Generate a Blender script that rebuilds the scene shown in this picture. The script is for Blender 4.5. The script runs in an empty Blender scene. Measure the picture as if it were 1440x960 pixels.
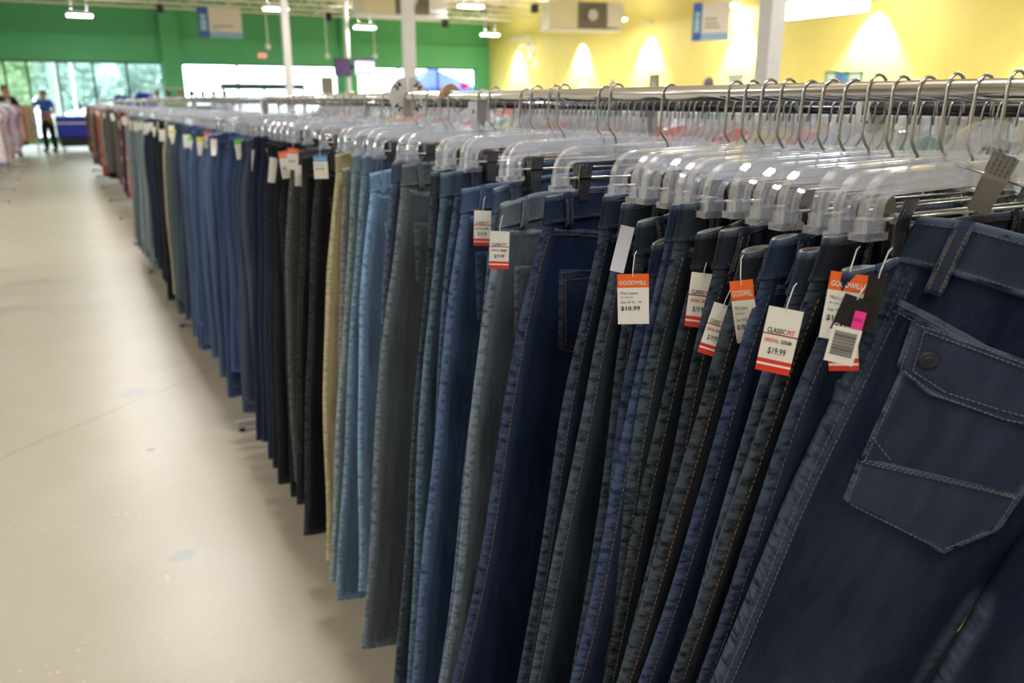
import bpy, bmesh, math, random
from math import sin, cos, pi, radians, sqrt, exp, floor
from mathutils import Vector, Matrix

random.seed(7)
C = bpy.context.scene
COL = C.collection

# ------------------------------------------------------------------ camera, world, exposure, lights
CAM_H, FPX = 1.45, 1150.0
PITCH, HEAD = radians(16.379), radians(28.285)
cd = bpy.data.cameras.new('camera')
cam = bpy.data.objects.new('camera', cd)
COL.objects.link(cam)
cam.location = (0, 0, CAM_H)
cam.rotation_euler = (pi / 2 - PITCH, 0, -HEAD)
cd.sensor_width = 36.0
cd.lens = 36.0 * FPX / 1440.0
cd.clip_start, cd.clip_end = 0.02, 300
cd.dof.use_dof = True
cd.dof.focus_distance = 0.92
cd.dof.aperture_fstop = 5.6
C.camera = cam
C.view_settings.view_transform = 'Standard'
C.view_settings.look = 'None'
C.view_settings.gamma = 1.0
C.view_settings.exposure = 0.0
C.view_settings.use_curve_mapping = False
C.cycles.max_bounces = 10
C.cycles.transparent_max_bounces = 64
C.cycles.transmission_bounces = 8
C.cycles.caustics_reflective = False
C.cycles.caustics_refractive = False
C.cycles.sample_clamp_indirect = 6.0

SKY_STRENGTH = 7.0
LAMP_W = 74.0            # one high-bay fixture
LAMP_COL = (1.0, 0.995, 0.985)
SPOT_W = 1500.0

w = bpy.data.worlds.new('sky')
C.world = w
w.use_nodes = True
bg = w.node_tree.nodes['Background']
bg.inputs[0].default_value = (0.86, 0.94, 1.0, 1)
bg.inputs[1].default_value = SKY_STRENGTH


def ray(x, y):
    a = (x - 720) / FPX
    b = (480 - y) / FPX
    fw = cos(PITCH) + b * sin(PITCH)
    up = b * cos(PITCH) - sin(PITCH)
    return Vector((fw * sin(HEAD) + a * cos(HEAD), fw * cos(HEAD) - a * sin(HEAD), up))


def at_x(x, y, X):
    r = ray(x, y)
    return Vector((0, 0, CAM_H)) + r * (X / r.x)


def at_y(x, y, Y):
    r = ray(x, y)
    return Vector((0, 0, CAM_H)) + r * (Y / r.y)


def srgb(r, g, b):
    f = lambda c: (c / 12.92 if c <= 0.04045 else ((c + 0.055) / 1.055) ** 2.4)
    return (f(r / 255.0), f(g / 255.0), f(b / 255.0))


# ------------------------------------------------------------------ materials
class NT:
    def __init__(s, name):
        s.m = bpy.data.materials.new(name)
        s.m.use_nodes = True
        s.t = s.m.node_tree
        s.b = s.t.nodes['Principled BSDF']
        s.out = s.t.nodes['Material Output']

    def n(s, typ, **kw):
        nd = s.t.nodes.new(typ)
        for k, v in kw.items():
            if isinstance(k, str) and hasattr(nd, k):
                setattr(nd, k, v)
            else:
                nd.inputs[k].default_value = v
        return nd

    def l(s, a, b):
        s.t.links.new(a, b)

    def set(s, **kw):
        for k, v in kw.items():
            s.b.inputs[k.replace('_', ' ')].default_value = v


def ramp(nt, fac, stops):
    r = nt.n('ShaderNodeValToRGB')
    els = r.color_ramp.elements
    while len(els) < len(stops):
        els.new(0.5)
    for e, (p, c) in zip(els, stops):
        e.position = p
        e.color = (c[0], c[1], c[2], 1)
    nt.l(fac, r.inputs[0])
    return r.outputs[0]


def mixc(nt, fac, a, b, blend='MIX'):
    m = nt.n('ShaderNodeMix', data_type='RGBA', blend_type=blend)
    for sock, v in ((m.inputs[0], fac), (m.inputs[6], a), (m.inputs[7], b)):
        if hasattr(v, 'is_linked'):
            nt.l(v, sock)
        elif isinstance(v, (int, float)):
            sock.default_value = v
        else:
            sock.default_value = (v[0], v[1], v[2], 1)
    return m.outputs[2]


def math_(nt, op, a, b=0.0, clamp=False):
    m = nt.n('ShaderNodeMath', operation=op, use_clamp=clamp)
    for sock, v in ((m.inputs[0], a), (m.inputs[1], b)):
        if hasattr(v, 'is_linked'):
            nt.l(v, sock)
        else:
            sock.default_value = v
    return m.outputs[0]


def noise(nt, vec, scale, detail=3.0, rough=0.55):
    n = nt.n('ShaderNodeTexNoise')
    n.inputs['Scale'].default_value = scale
    n.inputs['Detail'].default_value = detail
    n.inputs['Roughness'].default_value = rough
    if vec is not None:
        nt.l(vec, n.inputs['Vector'])
    return n.outputs[0]


def mapping(nt, vec, scale):
    m = nt.n('ShaderNodeMapping')
    m.inputs['Scale'].default_value = scale
    nt.l(vec, m.inputs['Vector'])
    return m.outputs[0]


def plain(name, col, rough=0.6, metal=0.0, vary=0.06, scale=14.0, emit=0.0, bump=0.0):
    nt = NT(name)
    tc = nt.n('ShaderNodeTexCoord')
    f = noise(nt, tc.outputs['Object'], scale)
    lo = tuple(c * (1 - vary) for c in col)
    hi = tuple(min(1, c * (1 + vary)) for c in col)
    c = ramp(nt, f, [(0.3, lo), (0.7, hi)])
    nt.l(c, nt.b.inputs['Base Color'])
    nt.set(Roughness=rough, Metallic=metal)
    if emit:
        nt.b.inputs['Emission Color'].default_value = (col[0], col[1], col[2], 1)
        nt.b.inputs['Emission Strength'].default_value = emit
    if bump:
        bp = nt.n('ShaderNodeBump', Strength=bump)
        bp.inputs['Distance'].default_value = 0.005
        nt.l(f, bp.inputs['Height'])
        nt.l(bp.outputs[0], nt.b.inputs['Normal'])
    return nt.m


def emitter(name, col, strength):
    nt = NT(name)
    nt.b.inputs['Base Color'].default_value = (*col, 1)
    nt.b.inputs['Emission Color'].default_value = (*col, 1)
    nt.b.inputs['Emission Strength'].default_value = strength
    return nt.m


def make_denim():
    nt = NT('denim')
    uv = nt.n('ShaderNodeUVMap').outputs[0]
    oi = nt.n('ShaderNodeObjectInfo')
    base = oi.outputs['Color']
    fade = oi.outputs['Alpha']
    slub = noise(nt, mapping(nt, uv, (1400, 90, 1)), 1.0, 2.0)
    weft = noise(nt, mapping(nt, uv, (120, 1300, 1)), 1.0, 1.0)
    blot = noise(nt, mapping(nt, uv, (38, 9, 1)), 1.0, 4.0)
    puck = noise(nt, mapping(nt, uv, (48, 125, 1)), 1.0, 2.0)
    wr = nt.n('ShaderNodeAttribute', attribute_name='wear')
    wear = wr.outputs['Fac']
    # thread texture
    sl = math_(nt, 'MULTIPLY_ADD', slub, 0.9)
    sl.node.inputs[2].default_value = 0.55
    c = mixc(nt, 1.0, base, mixc(nt, 1.0, sl, (1, 1, 1), 'MULTIPLY'), 'MULTIPLY')
    # faded denim of the same dye
    light = mixc(nt, 0.22, mixc(nt, 1.0, base, (2.9, 3.0, 3.0), 'MULTIPLY'), (0.24, 0.30, 0.37))
    pk = math_(nt, 'MULTIPLY_ADD', puck, 4.2)
    pk.node.inputs[2].default_value = -1.35
    seam = math_(nt, 'MULTIPLY', math_(nt, 'SUBTRACT', wear, 0.35), 4.0, True)
    sm_ = nt.n('ShaderNodeMix', data_type='FLOAT')
    nt.l(seam, sm_.inputs[0])
    sm_.inputs[2].default_value = 0.75
    nt.l(pk, sm_.inputs[3])
    w1 = math_(nt, 'MULTIPLY', wear, sm_.outputs[0], True)
    bl = math_(nt, 'MULTIPLY_ADD', blot, 1.2)
    bl.node.inputs[2].default_value = -0.46
    bl2 = math_(nt, 'MULTIPLY', math_(nt, 'MULTIPLY', bl, slub, True), fade, True)
    f = math_(nt, 'ADD', math_(nt, 'MULTIPLY', w1, math_(nt, 'ADD', fade, 0.35)), bl2, True)
    c = mixc(nt, f, c, light)
    wf = math_(nt, 'MULTIPLY_ADD', weft, 0.35)
    wf.node.inputs[2].default_value = 0.82
    c = mixc(nt, 1.0, c, wf, 'MULTIPLY')
    nt.l(c, nt.b.inputs['Base Color'])
    nt.set(Roughness=0.88)
    nt.b.inputs['Specular IOR Level'].default_value = 0.12
    nt.b.inputs['Sheen Weight'].default_value = 0.0
    bp = nt.n('ShaderNodeBump', Strength=0.35)
    bp.inputs['Distance'].default_value = 0.0012
    h = math_(nt, 'ADD', math_(nt, 'MULTIPLY', slub, 0.35), math_(nt, 'MULTIPLY', puck, wear))
    nt.l(h, bp.inputs['Height'])
    crease = noise(nt, mapping(nt, uv, (26, 9, 1)), 1.0, 2.0)
    b2 = nt.n('ShaderNodeBump', Strength=0.6)
    b2.inputs['Distance'].default_value = 0.012
    nt.l(crease, b2.inputs['Height'])
    nt.l(b2.outputs[0], bp.inputs['Normal'])
    nt.l(bp.outputs[0], nt.b.inputs['Normal'])
    return nt.m


def make_cloth():
    nt = NT('woven_cloth')
    tc = nt.n('ShaderNodeTexCoord')
    oi = nt.n('ShaderNodeObjectInfo')
    n1 = noise(nt, tc.outputs['Object'], 7.0)
    n2 = noise(nt, mapping(nt, tc.outputs['Object'], (400, 400, 60)), 1.0)
    v = math_(nt, 'MULTIPLY_ADD', n2, 0.35)
    v.node.inputs[2].default_value = 0.8
    v2 = math_(nt, 'MULTIPLY_ADD', n1, 0.3)
    v2.node.inputs[2].default_value = 0.85
    c = mixc(nt, 1.0, oi.outputs['Color'], v, 'MULTIPLY')
    c = mixc(nt, 1.0, c, v2, 'MULTIPLY')
    nt.l(c, nt.b.inputs['Base Color'])
    nt.set(Roughness=0.85)
    nt.b.inputs['Specular IOR Level'].default_value = 0.2
    return nt.m


def make_print():
    nt = NT('printed_cloth')
    tc = nt.n('ShaderNodeTexCoord')
    oi = nt.n('ShaderNodeObjectInfo')
    vo = nt.n('ShaderNodeTexVoronoi', Scale=17.0)
    nt.l(tc.outputs['Object'], vo.inputs['Vector'])
    c1 = mixc(nt, 0.75, oi.outputs['Color'], vo.outputs['Color'], 'SOFT_LIGHT')
    n = noise(nt, tc.outputs['Object'], 11.0)
    k = ramp(nt, n, [(0.46, (0, 0, 0)), (0.54, (1, 1, 1))])
    c = mixc(nt, k, c1, mixc(nt, 0.35, oi.outputs['Color'], (0.6, 0.56, 0.52)))
    nt.l(c, nt.b.inputs['Base Color'])
    nt.set(Roughness=0.85)
    return nt.m


def make_clear():
    nt = NT('clear_plastic')
    t = nt.t
    tr = nt.n('ShaderNodeBsdfTransparent')
    tr.inputs[0].default_value = (0.975, 0.98, 0.99, 1)
    gl = nt.n('ShaderNodeBsdfGlossy')
    gl.inputs['Roughness'].default_value = 0.16
    gl.inputs['Color'].default_value = (0.97, 0.98, 1, 1)
    di = nt.n('ShaderNodeBsdfTranslucent')
    di.inputs[0].default_value = (0.86, 0.89, 1.0, 1)
    df = nt.n('ShaderNodeBsdfDiffuse')
    df.inputs[0].default_value = (0.86, 0.89, 1.0, 1)
    ad = nt.n('ShaderNodeMixShader')
    nt.l(di.outputs[0], ad.inputs[1])
    nt.l(df.outputs[0], ad.inputs[2])
    lw = nt.n('ShaderNodeLayerWeight', Blend=0.5)
    pw = math_(nt, 'POWER', lw.outputs['Facing'], 2.2)
    fr = math_(nt, 'MULTIPLY_ADD', pw, 0.85)
    fr.node.inputs[2].default_value = 0.06
    m0 = nt.n('ShaderNodeMixShader')
    m0.inputs[0].default_value = 0.15
    nt.l(tr.outputs[0], m0.inputs[1])
    nt.l(ad.outputs[0], m0.inputs[2])
    m1 = nt.n('ShaderNodeMixShader')
    nt.l(fr, m1.inputs[0])
    nt.l(m0.outputs[0], m1.inputs[1])
    nt.l(gl.outputs[0], m1.inputs[2])
    nt.l(m1.outputs[0], nt.out.inputs[0])
    return nt.m


def make_glass():
    nt = NT('window_glass')
    tr = nt.n('ShaderNodeBsdfTransparent')
    tr.inputs[0].default_value = (0.93, 0.97, 0.98, 1)
    gl = nt.n('ShaderNodeBsdfGlossy')
    gl.inputs['Roughness'].default_value = 0.02
    lw = nt.n('ShaderNodeLayerWeight', Blend=0.5)
    fr = math_(nt, 'MULTIPLY_ADD', math_(nt, 'POWER', lw.outputs['Facing'], 4.0), 0.6)
    fr.node.inputs[2].default_value = 0.04
    m1 = nt.n('ShaderNodeMixShader')
    nt.l(fr, m1.inputs[0])
    nt.l(tr.outputs[0], m1.inputs[1])
    nt.l(gl.outputs[0], m1.inputs[2])
    nt.l(m1.outputs[0], nt.out.inputs[0])
    return nt.m


def make_floor():
    nt = NT('polished_concrete')
    tc = nt.n('ShaderNodeTexCoord')
    P = tc.outputs['Object']
    big = noise(nt, P, 0.7, 5.0, 0.6)
    mid = noise(nt, mapping(nt, P, (3.0, 2.2, 1)), 1.0, 3.0, 0.5)
    fine = noise(nt, P, 90.0, 3.0)
    c = ramp(nt, big, [(0.3, srgb(184, 175, 158)), (0.7, srgb(196, 188, 174))])
    c = mixc(nt, 0.3, c, ramp(nt, mid, [(0.25, srgb(176, 163, 140)), (0.75, srgb(202, 197, 186))]))
    c = mixc(nt, 1.0, c, ramp(nt, fine, [(0.3, (0.79, 0.79, 0.79)), (0.7, (0.85, 0.85, 0.85))]), 'MULTIPLY')
    # pale aggregate flecks
    vo = nt.n('ShaderNodeTexVoronoi', Scale=24.0)
    nt.l(P, vo.inputs['Vector'])
    fl = ramp(nt, vo.outputs['Distance'], [(0.10, (1, 1, 1)), (0.16, (0, 0, 0))])
    pick = ramp(nt, noise(nt, P, 3.1), [(0.52, (0, 0, 0)), (0.62, (1, 1, 1))])
    c = mixc(nt, math_(nt, 'MULTIPLY', math_(nt, 'MULTIPLY', fl, pick), 0.45), c, srgb(232, 224, 204))
    # hairline crack running across the aisle
    sx = nt.n('ShaderNodeSeparateXYZ')
    nt.l(P, sx.inputs[0])
    wob = noise(nt, P, 2.6, 5.0)
    yy = math_(nt, 'SUBTRACT', sx.outputs['Y'], math_(nt, 'MULTIPLY', sx.outputs['X'], 0.86))
    d = math_(nt, 'ABSOLUTE', math_(nt, 'ADD', math_(nt, 'SUBTRACT', yy, 4.17), math_(nt, 'MULTIPLY', math_(nt, 'SUBTRACT', wob, 0.5), 0.14)))
    ck = ramp(nt, d, [(0.004, (1, 1, 1)), (0.016, (0, 0, 0))])
    c = mixc(nt, math_(nt, 'MULTIPLY', ck, 0.38), c, srgb(120, 108, 90))
    # two grey patches and a small brown spot
    for (x, y, r, col) in ((0.17, 4.44, 0.075, (150, 156, 158)), (0.18, 2.64, 0.04, (150, 156, 158)), (0.17, 3.62, 0.02, (138, 122, 96))):
        vm = nt.n('ShaderNodeVectorMath', operation='DISTANCE')
        nt.l(P, vm.inputs[0])
        vm.inputs[1].default_value = (x, y, 0)
        dd = math_(nt, 'ADD', vm.outputs['Value'], math_(nt, 'MULTIPLY', math_(nt, 'SUBTRACT', noise(nt, P, 26.0), 0.5), r * 1.6))
        k = ramp(nt, dd, [(r * 0.8, (1, 1, 1)), (r * 1.1, (0, 0, 0))])
        c = mixc(nt, math_(nt, 'MULTIPLY', k, 0.7), c, srgb(*col))
    nt.l(c, nt.b.inputs['Base Color'])
    nt.set(Roughness=0.33)
    nt.b.inputs['Specular IOR Level'].default_value = 0.5
    return nt.m


def make_deck():
    nt = NT('ceiling_deck')
    tc = nt.n('ShaderNodeTexCoord')
    wv = nt.n('ShaderNodeTexWave', Scale=2.2)
    wv.bands_direction = 'X'
    nt.l(tc.outputs['Object'], wv.inputs['Vector'])
    c = ramp(nt, wv.outputs[0], [(0.2, srgb(214, 204, 180)), (0.8, srgb(234, 226, 206))])
    nt.l(c, nt.b.inputs['Base Color'])
    nt.set(Roughness=0.7)
    bp = nt.n('ShaderNodeBump', Strength=0.6)
    bp.inputs['Distance'].default_value = 0.05
    nt.l(wv.outputs[0], bp.inputs['Height'])
    nt.l(bp.outputs[0], nt.b.inputs['Normal'])
    return nt.m


def make_leaf(name, a, b):
    nt = NT(name)
    tc = nt.n('ShaderNodeTexCoord')
    f = noise(nt, tc.outputs['Object'], 1.6, 6.0, 0.7)
    c = ramp(nt, f, [(0.35, a), (0.65, b)])
    nt.l(c, nt.b.inputs['Base Color'])
    nt.set(Roughness=0.7)
    return nt.m


M = {}
M['denim'] = make_denim()
M['cloth'] = make_cloth()
M['print'] = make_print()
M['clear'] = make_clear()
M['glass'] = make_glass()
M['floor'] = make_floor()
M['deck'] = make_deck()
M['chrome'] = plain('chrome', (0.78, 0.78, 0.79), 0.12, 1.0, 0.03)
M['steel'] = plain('galvanised_wire', (0.52, 0.51, 0.49), 0.25, 1.0, 0.05)
M['darkmetal'] = plain('dark_nickel', (0.26, 0.26, 0.27), 0.3, 1.0, 0.08)
M['blackchrome'] = plain('black_chrome', (0.10, 0.105, 0.12), 0.12, 1.0, 0.05)
M['greysteel'] = plain('grey_steel', (0.52, 0.53, 0.56), 0.4, 0.6, 0.05)
M['thread'] = plain('tan_thread', srgb(122, 96, 58), 0.8, 0, 0.15, 90)
M['palethread'] = plain('pale_thread', srgb(96, 98, 100), 0.8, 0, 0.15, 90)
M['lining'] = plain('waist_lining', srgb(158, 158, 150), 0.9, 0, 0.1, 60)
M['white'] = plain('white_card', srgb(236, 234, 228), 0.55, 0, 0.02)
M['greycard'] = plain('grey_card', srgb(186, 188, 198), 0.6, 0, 0.02)
M['orange'] = plain('orange_ink', srgb(240, 104, 30), 0.5, 0, 0.03)
M['red'] = plain('red_ink', srgb(222, 52, 30), 0.5, 0, 0.03)
M['darkred'] = plain('dark_red_ink', srgb(140, 24, 28), 0.5, 0, 0.03)
M['blueink'] = plain('blue_ink', srgb(66, 150, 214), 0.5, 0, 0.03)
M['greenink'] = plain('green_ink', srgb(120, 214, 70), 0.5, 0, 0.03)
M['yellowink'] = plain('yellow_ink', srgb(228, 214, 50), 0.5, 0, 0.03)
M['pink'] = plain('pink_sticker', srgb(248, 60, 160), 0.5, 0, 0.03)
M['ink'] = plain('black_ink', srgb(26, 26, 28), 0.6, 0, 0.03)
M['blackcard'] = plain('black_card', srgb(24, 22, 24), 0.4, 0, 0.05)
M['whiteplastic'] = plain('white_plastic', srgb(226, 224, 222), 0.4, 0, 0.02)
M['tan'] = plain('tan_card', srgb(176, 142, 112), 0.6, 0, 0.06)
M['green'] = plain('green_paint', srgb(76, 162, 108), 0.55, 0, 0.03, 2.0)
M['yellow'] = plain('yellow_paint', srgb(224, 208, 114), 0.5, 0, 0.03, 2.0)
M['whitepaint'] = plain('white_paint', srgb(218, 216, 214), 0.5, 0, 0.03)
M['cream'] = plain('cream_steel', srgb(226, 218, 196), 0.5, 0, 0.04)
M['plaster'] = plain('pale_plaster', srgb(214, 210, 200), 0.7, 0, 0.03)
M['mullion'] = plain('dark_aluminium', srgb(48, 52, 56), 0.4, 0.5, 0.05)
M['black'] = plain('black_plastic', srgb(28, 28, 30), 0.45, 0, 0.08)
M['grille'] = plain('grey_grille', srgb(120, 116, 108), 0.5, 0.3, 0.1)
M['lamp'] = emitter('lamp_diffuser', (1.0, 0.99, 0.96), 14.0)
M['bluebin'] = plain('blue_plastic', srgb(24, 50, 190), 0.4, 0, 0.05)
M['tentblue'] = plain('blue_canopy', srgb(60, 84, 200), 0.7, 0, 0.06)
M['signblue'] = plain('sign_blue', srgb(54, 92, 178), 0.5, 0, 0.03)
M['signpale'] = plain('sign_pale_blue', srgb(160, 200, 214), 0.5, 0, 0.03)
M['signsky'] = plain('sign_sky_blue', srgb(140, 178, 214), 0.5, 0, 0.03)
M['signwhite'] = plain('sign_white', srgb(222, 216, 210), 0.5, 0, 0.02)
M['signgrey'] = plain('sign_grey', srgb(160, 152, 150), 0.5, 0, 0.02)
M['paleyellow'] = plain('wall_logo_white', srgb(226, 220, 206), 0.5, 0, 0.02)
M['screen'] = emitter('tv_screen', (0.62, 0.66, 1.0), 0.9)
M['screenblue'] = emitter('tv_blue_bar', (0.22, 0.55, 0.95), 1.0)
M['screendark'] = emitter('tv_dark_picture', (0.05, 0.02, 0.10), 0.5)
M['exit'] = emitter('exit_letters', (1.0, 0.12, 0.06), 2.0)
M['pavement'] = plain('pale_pavement', srgb(206, 206, 200), 0.8, 0, 0.05, 1.0)
M['leafa'] = make_leaf('tree_leaves', srgb(104, 138, 92), srgb(176, 200, 156))
M['leafb'] = make_leaf('tree_leaves_blue', srgb(110, 140, 128), srgb(176, 200, 190))
M['bark'] = plain('bark', srgb(88, 74, 60), 0.9, 0, 0.2)
M['skin'] = plain('skin', srgb(196, 140, 112), 0.55, 0, 0.04)
M['hair'] = plain('dark_hair', srgb(44, 36, 34), 0.7, 0, 0.2, 60)
M['greyhair'] = plain('grey_hair', srgb(112, 106, 108), 0.7, 0, 0.2, 60)
M['polo'] = plain('blue_polo', srgb(54, 108, 196), 0.8, 0, 0.06)
M['blackcloth'] = plain('black_cloth', srgb(24, 25, 30), 0.85, 0, 0.1)
M['paleshirt'] = plain('pale_shirt', srgb(206, 204, 210), 0.8, 0, 0.05)
M['teal'] = plain('teal_frame', srgb(60, 128, 120), 0.5, 0, 0.05)
M['poster'] = plain('poster_pale', srgb(196, 204, 190), 0.5, 0, 0.15, 9)
M['posterblue'] = plain('poster_violet', srgb(86, 88, 164), 0.5, 0, 0.2, 9)
M['pinkcloth'] = plain('pink_cloth', srgb(214, 60, 120), 0.8, 0, 0.1)
M['carpaint'] = plain('white_car_paint', srgb(232, 234, 236), 0.25, 0, 0.02)


# ------------------------------------------------------------------ mesh building
class MB:
    def __init__(s):
        s.v, s.f, s.mi, s.uv, s.wear = [], [], [], None, None

    def vert(s, p):
        s.v.append(tuple(p))
        return len(s.v) - 1

    def face(s, ids, mi=0):
        s.f.append(tuple(ids))
        s.mi.append(mi)

    def box(s, x0, x1, y0, y1, z0, z1, mi=0, mat=None):
        b = len(s.v)
        for z in (z0, z1):
            for y in (y0, y1):
                for x in (x0, x1):
                    p = Vector((x, y, z))
                    s.v.append(tuple(mat @ p if mat else p))
        for q in ((0, 2, 3, 1), (4, 5, 7, 6), (0, 1, 5, 4), (2, 6, 7, 3), (0, 4, 6, 2), (1, 3, 7, 5)):
            s.face([b + i for i in q], mi)
        return s

    def tube(s, pts, r, n=8, mi=0, cap=True):
        pts = [Vector(p) for p in pts]
        rr = r if isinstance(r, (list, tuple)) else [r] * len(pts)
        rings = []
        prev = None
        for i, p in enumerate(pts):
            t = (pts[min(i + 1, len(pts) - 1)] - pts[max(i - 1, 0)]).normalized()
            if prev is None:
                a = t.orthogonal().normalized()
            else:
                a = (prev - t * prev.dot(t)).normalized()
            prev = a
            b = t.cross(a)
            ring = [s.vert(p + (a * cos(2 * pi * k / n) + b * sin(2 * pi * k / n)) * rr[i]) for k in range(n)]
            rings.append(ring)
        for A, B in zip(rings, rings[1:]):
            for k in range(n):
                s.face((A[k], A[(k + 1) % n], B[(k + 1) % n], B[k]), mi)
        if cap:
            s.face(rings[0][::-1], mi)
            s.face(rings[-1], mi)
        return s

    def sweep(s, pts, prof, mi=0, up=Vector((0, 1, 0))):
        """closed profile (a, b): a along the path normal in its plane, b along up"""
        pts = [Vector(p) for p in pts]
        rings = []
        for i, p in enumerate(pts):
            t = (pts[min(i + 1, len(pts) - 1)] - pts[max(i - 1, 0)]).normalized()
            nn = up.cross(t).normalized()
            rings.append([s.vert(p + nn * a + up * b) for a, b in prof])
        n = len(prof)
        for A, B in zip(rings, rings[1:]):
            for k in range(n):
                s.face((A[k], A[(k + 1) % n], B[(k + 1) % n], B[k]), mi)
        s.face(rings[0][::-1], mi)
        s.face(rings[-1], mi)
        return s

    def grid(s, rows, mi=0, closed=False):
        """rows of points -> quads"""
        ids = [[s.vert(p) for p in r] for r in rows]
        for A, B in zip(ids, ids[1:]):
            n = len(A)
            for k in range(n if closed else n - 1):
                s.face((A[k], A[(k + 1) % n], B[(k + 1) % n], B[k]), mi)
        return ids

    def sphere(s, c, rx, ry, rz, nu=14, nv=9, mi=0):
        c = Vector(c)
        top = s.vert(c + Vector((0, 0, rz)))
        rows = []
        for i in range(1, nv):
            th = pi * i / nv
            rows.append([s.vert(c + Vector((rx * sin(th) * cos(2 * pi * k / nu), ry * sin(th) * sin(2 * pi * k / nu), rz * cos(th)))) for k in range(nu)])
        bot = s.vert(c - Vector((0, 0, rz)))
        for k in range(nu):
            s.face((top, rows[0][k], rows[0][(k + 1) % nu]), mi)
            s.face((bot, rows[-1][(k + 1) % nu], rows[-1][k]), mi)
        for A, B in zip(rows, rows[1:]):
            for k in range(nu):
                s.face((A[k], B[k], B[(k + 1) % nu], A[(k + 1) % nu]), mi)
        return s

    def mesh(s, name, mats, smooth=False, weld=0.0, bevel=0.0):
        me = bpy.data.meshes.new(name)
        me.from_pydata(s.v, [], s.f)
        for m in (mats if isinstance(mats, (list, tuple)) else [mats]):
            me.materials.append(m)
        me.polygons.foreach_set('material_index', s.mi)
        if s.uv is not None:
            lay = me.uv_layers.new(name='UVMap')
            flat = []
            for l in me.loops:
                u = s.uv[l.vertex_index]
                flat += [u[0], u[1]]
            lay.data.foreach_set('uv', flat)
        if s.wear is not None:
            at = me.attributes.new('wear', 'FLOAT', 'POINT')
            at.data.foreach_set('value', s.wear)
        if weld or bevel or True:
            bm = bmesh.new()
            bm.from_mesh(me)
            if weld:
                bmesh.ops.remove_doubles(bm, verts=bm.verts, dist=weld)
            if bevel:
                bmesh.ops.bevel(bm, geom=bm.edges[:], offset=bevel, segments=2, affect='EDGES', profile=0.5)
            bmesh.ops.recalc_face_normals(bm, faces=bm.faces)
            bm.to_mesh(me)
            bm.free()
        if smooth:
            me.polygons.foreach_set('use_smooth', [True] * len(me.polygons))
        return me

    def build(s, name, mats, parent=None, **kw):
        return obj(name, s.mesh(name, mats, **kw), parent)


def obj(name, me, parent=None):
    o = bpy.data.objects.new(name, me)
    COL.objects.link(o)
    if parent is not None:
        o.parent = parent
    return o


def tag(o, label=None, cat=None, group=None, kind=None):
    if label:
        o['label'] = label
    if cat:
        o['category'] = cat
    if group:
        o['group'] = group
    if kind:
        o['kind'] = kind
    return o


def thing(name, label, cat, loc=(0, 0, 0), rz=0.0, group=None):
    o = bpy.data.objects.new(name, None)
    COL.objects.link(o)
    o.empty_display_size = 0.05
    o.location = loc
    o.rotation_euler = (0, 0, rz)
    return tag(o, label, cat, group)


def struct(name, mb, mats, **kw):
    o = mb.build(name, mats, **kw)
    o['kind'] = 'structure'
    return o


def copy_tree(o, parent=None):
    c = o.copy()
    COL.objects.link(c)
    if parent is not None:
        c.parent = parent
    for ch in CHILD.get(o.name, []):
        d = copy_tree(ch, c)
        CHILD.setdefault(c.name, []).append(d)
    return c


CHILD = {}
DYE = 0.52              # cloth reflects this share of the measured colour's value


def kids(root):
    """remember a prototype's children so that copying needs no scene search"""
    for o in list(root.children):
        CHILD.setdefault(root.name, []).append(o)
        kids(o)


def paint(root, col, fade):
    root.color = (*[c * DYE for c in col], fade)
    for ch in root.children:
        paint(ch, col, fade)


def paint_copy(root, col, fade):
    root.color = (*[c * DYE for c in col], fade)
    for ch in CHILD.get(root.name, []):
        paint_copy(ch, col, fade)


TXT = {}


def text2d(s, weight=0.0, spacing=1.0):
    """flat letter shapes, height 1 cap, origin at left baseline"""
    key = (s, weight, spacing)
    if key in TXT:
        return TXT[key]
    cu = bpy.data.curves.new('lettering', 'FONT')
    cu.body = s
    cu.size = 1.0
    cu.offset = weight
    cu.space_character = spacing
    cu.resolution_u = 2
    o = bpy.data.objects.new('lettering', cu)
    COL.objects.link(o)
    dg = bpy.context.evaluated_depsgraph_get()
    dg.update()
    me = o.evaluated_get(dg).to_mesh()
    vs = [(v.co.x, v.co.y) for v in me.vertices]
    fs = [tuple(p.vertices) for p in me.polygons]
    o.evaluated_get(dg).to_mesh_clear()
    bpy.data.objects.remove(o)
    bpy.data.curves.remove(cu)
    TXT[key] = (vs, fs)
    return TXT[key]


def letters(mb, s, x, z, h, width=None, mi=0, weight=0.0, fn=None, align='L'):
    """adds letters to mb in (x, z); fn maps (x, z) -> point"""
    vs, fs = text2d(s, weight)
    if not vs:
        return
    xs = [v[0] for v in vs]
    x0, x1 = min(xs), max(xs)
    k = h / 0.72
    kx = (width / (x1 - x0)) if width else k
    off = 0 if align == 'L' else -(x1 - x0) * kx / 2
    b = len(mb.v)
    for v in vs:
        px, pz = x + off + (v[0] - x0) * kx, z + v[1] * k
        mb.v.append(tuple(fn(px, pz)))
    for f in fs:
        mb.face([b + i for i in f], mi)


# ------------------------------------------------------------------ the room
YG, XY = 34.0, 17.1             # green wall, yellow wall
XL, YB = -13.0, -8.0            # left wall and rear wall, out of view
DECK = 5.35

f = MB().box(XL - .2, XY + .2, YB - .2, YG + .3, -0.12, 0.0)
struct('floor', f, M['floor'])
c_ = MB().box(XL, XY, YB, YG, DECK, DECK + 0.12)
struct('ceiling', c_, M['deck'])
struct('wall_left', MB().box(XL - .2, XL, YB - .2, YG + .3, 0, DECK + .1), M['plaster'])
struct('wall_back', MB().box(XL, XY, YB - .2, YB, 0, DECK + .1), M['plaster'])

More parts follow.
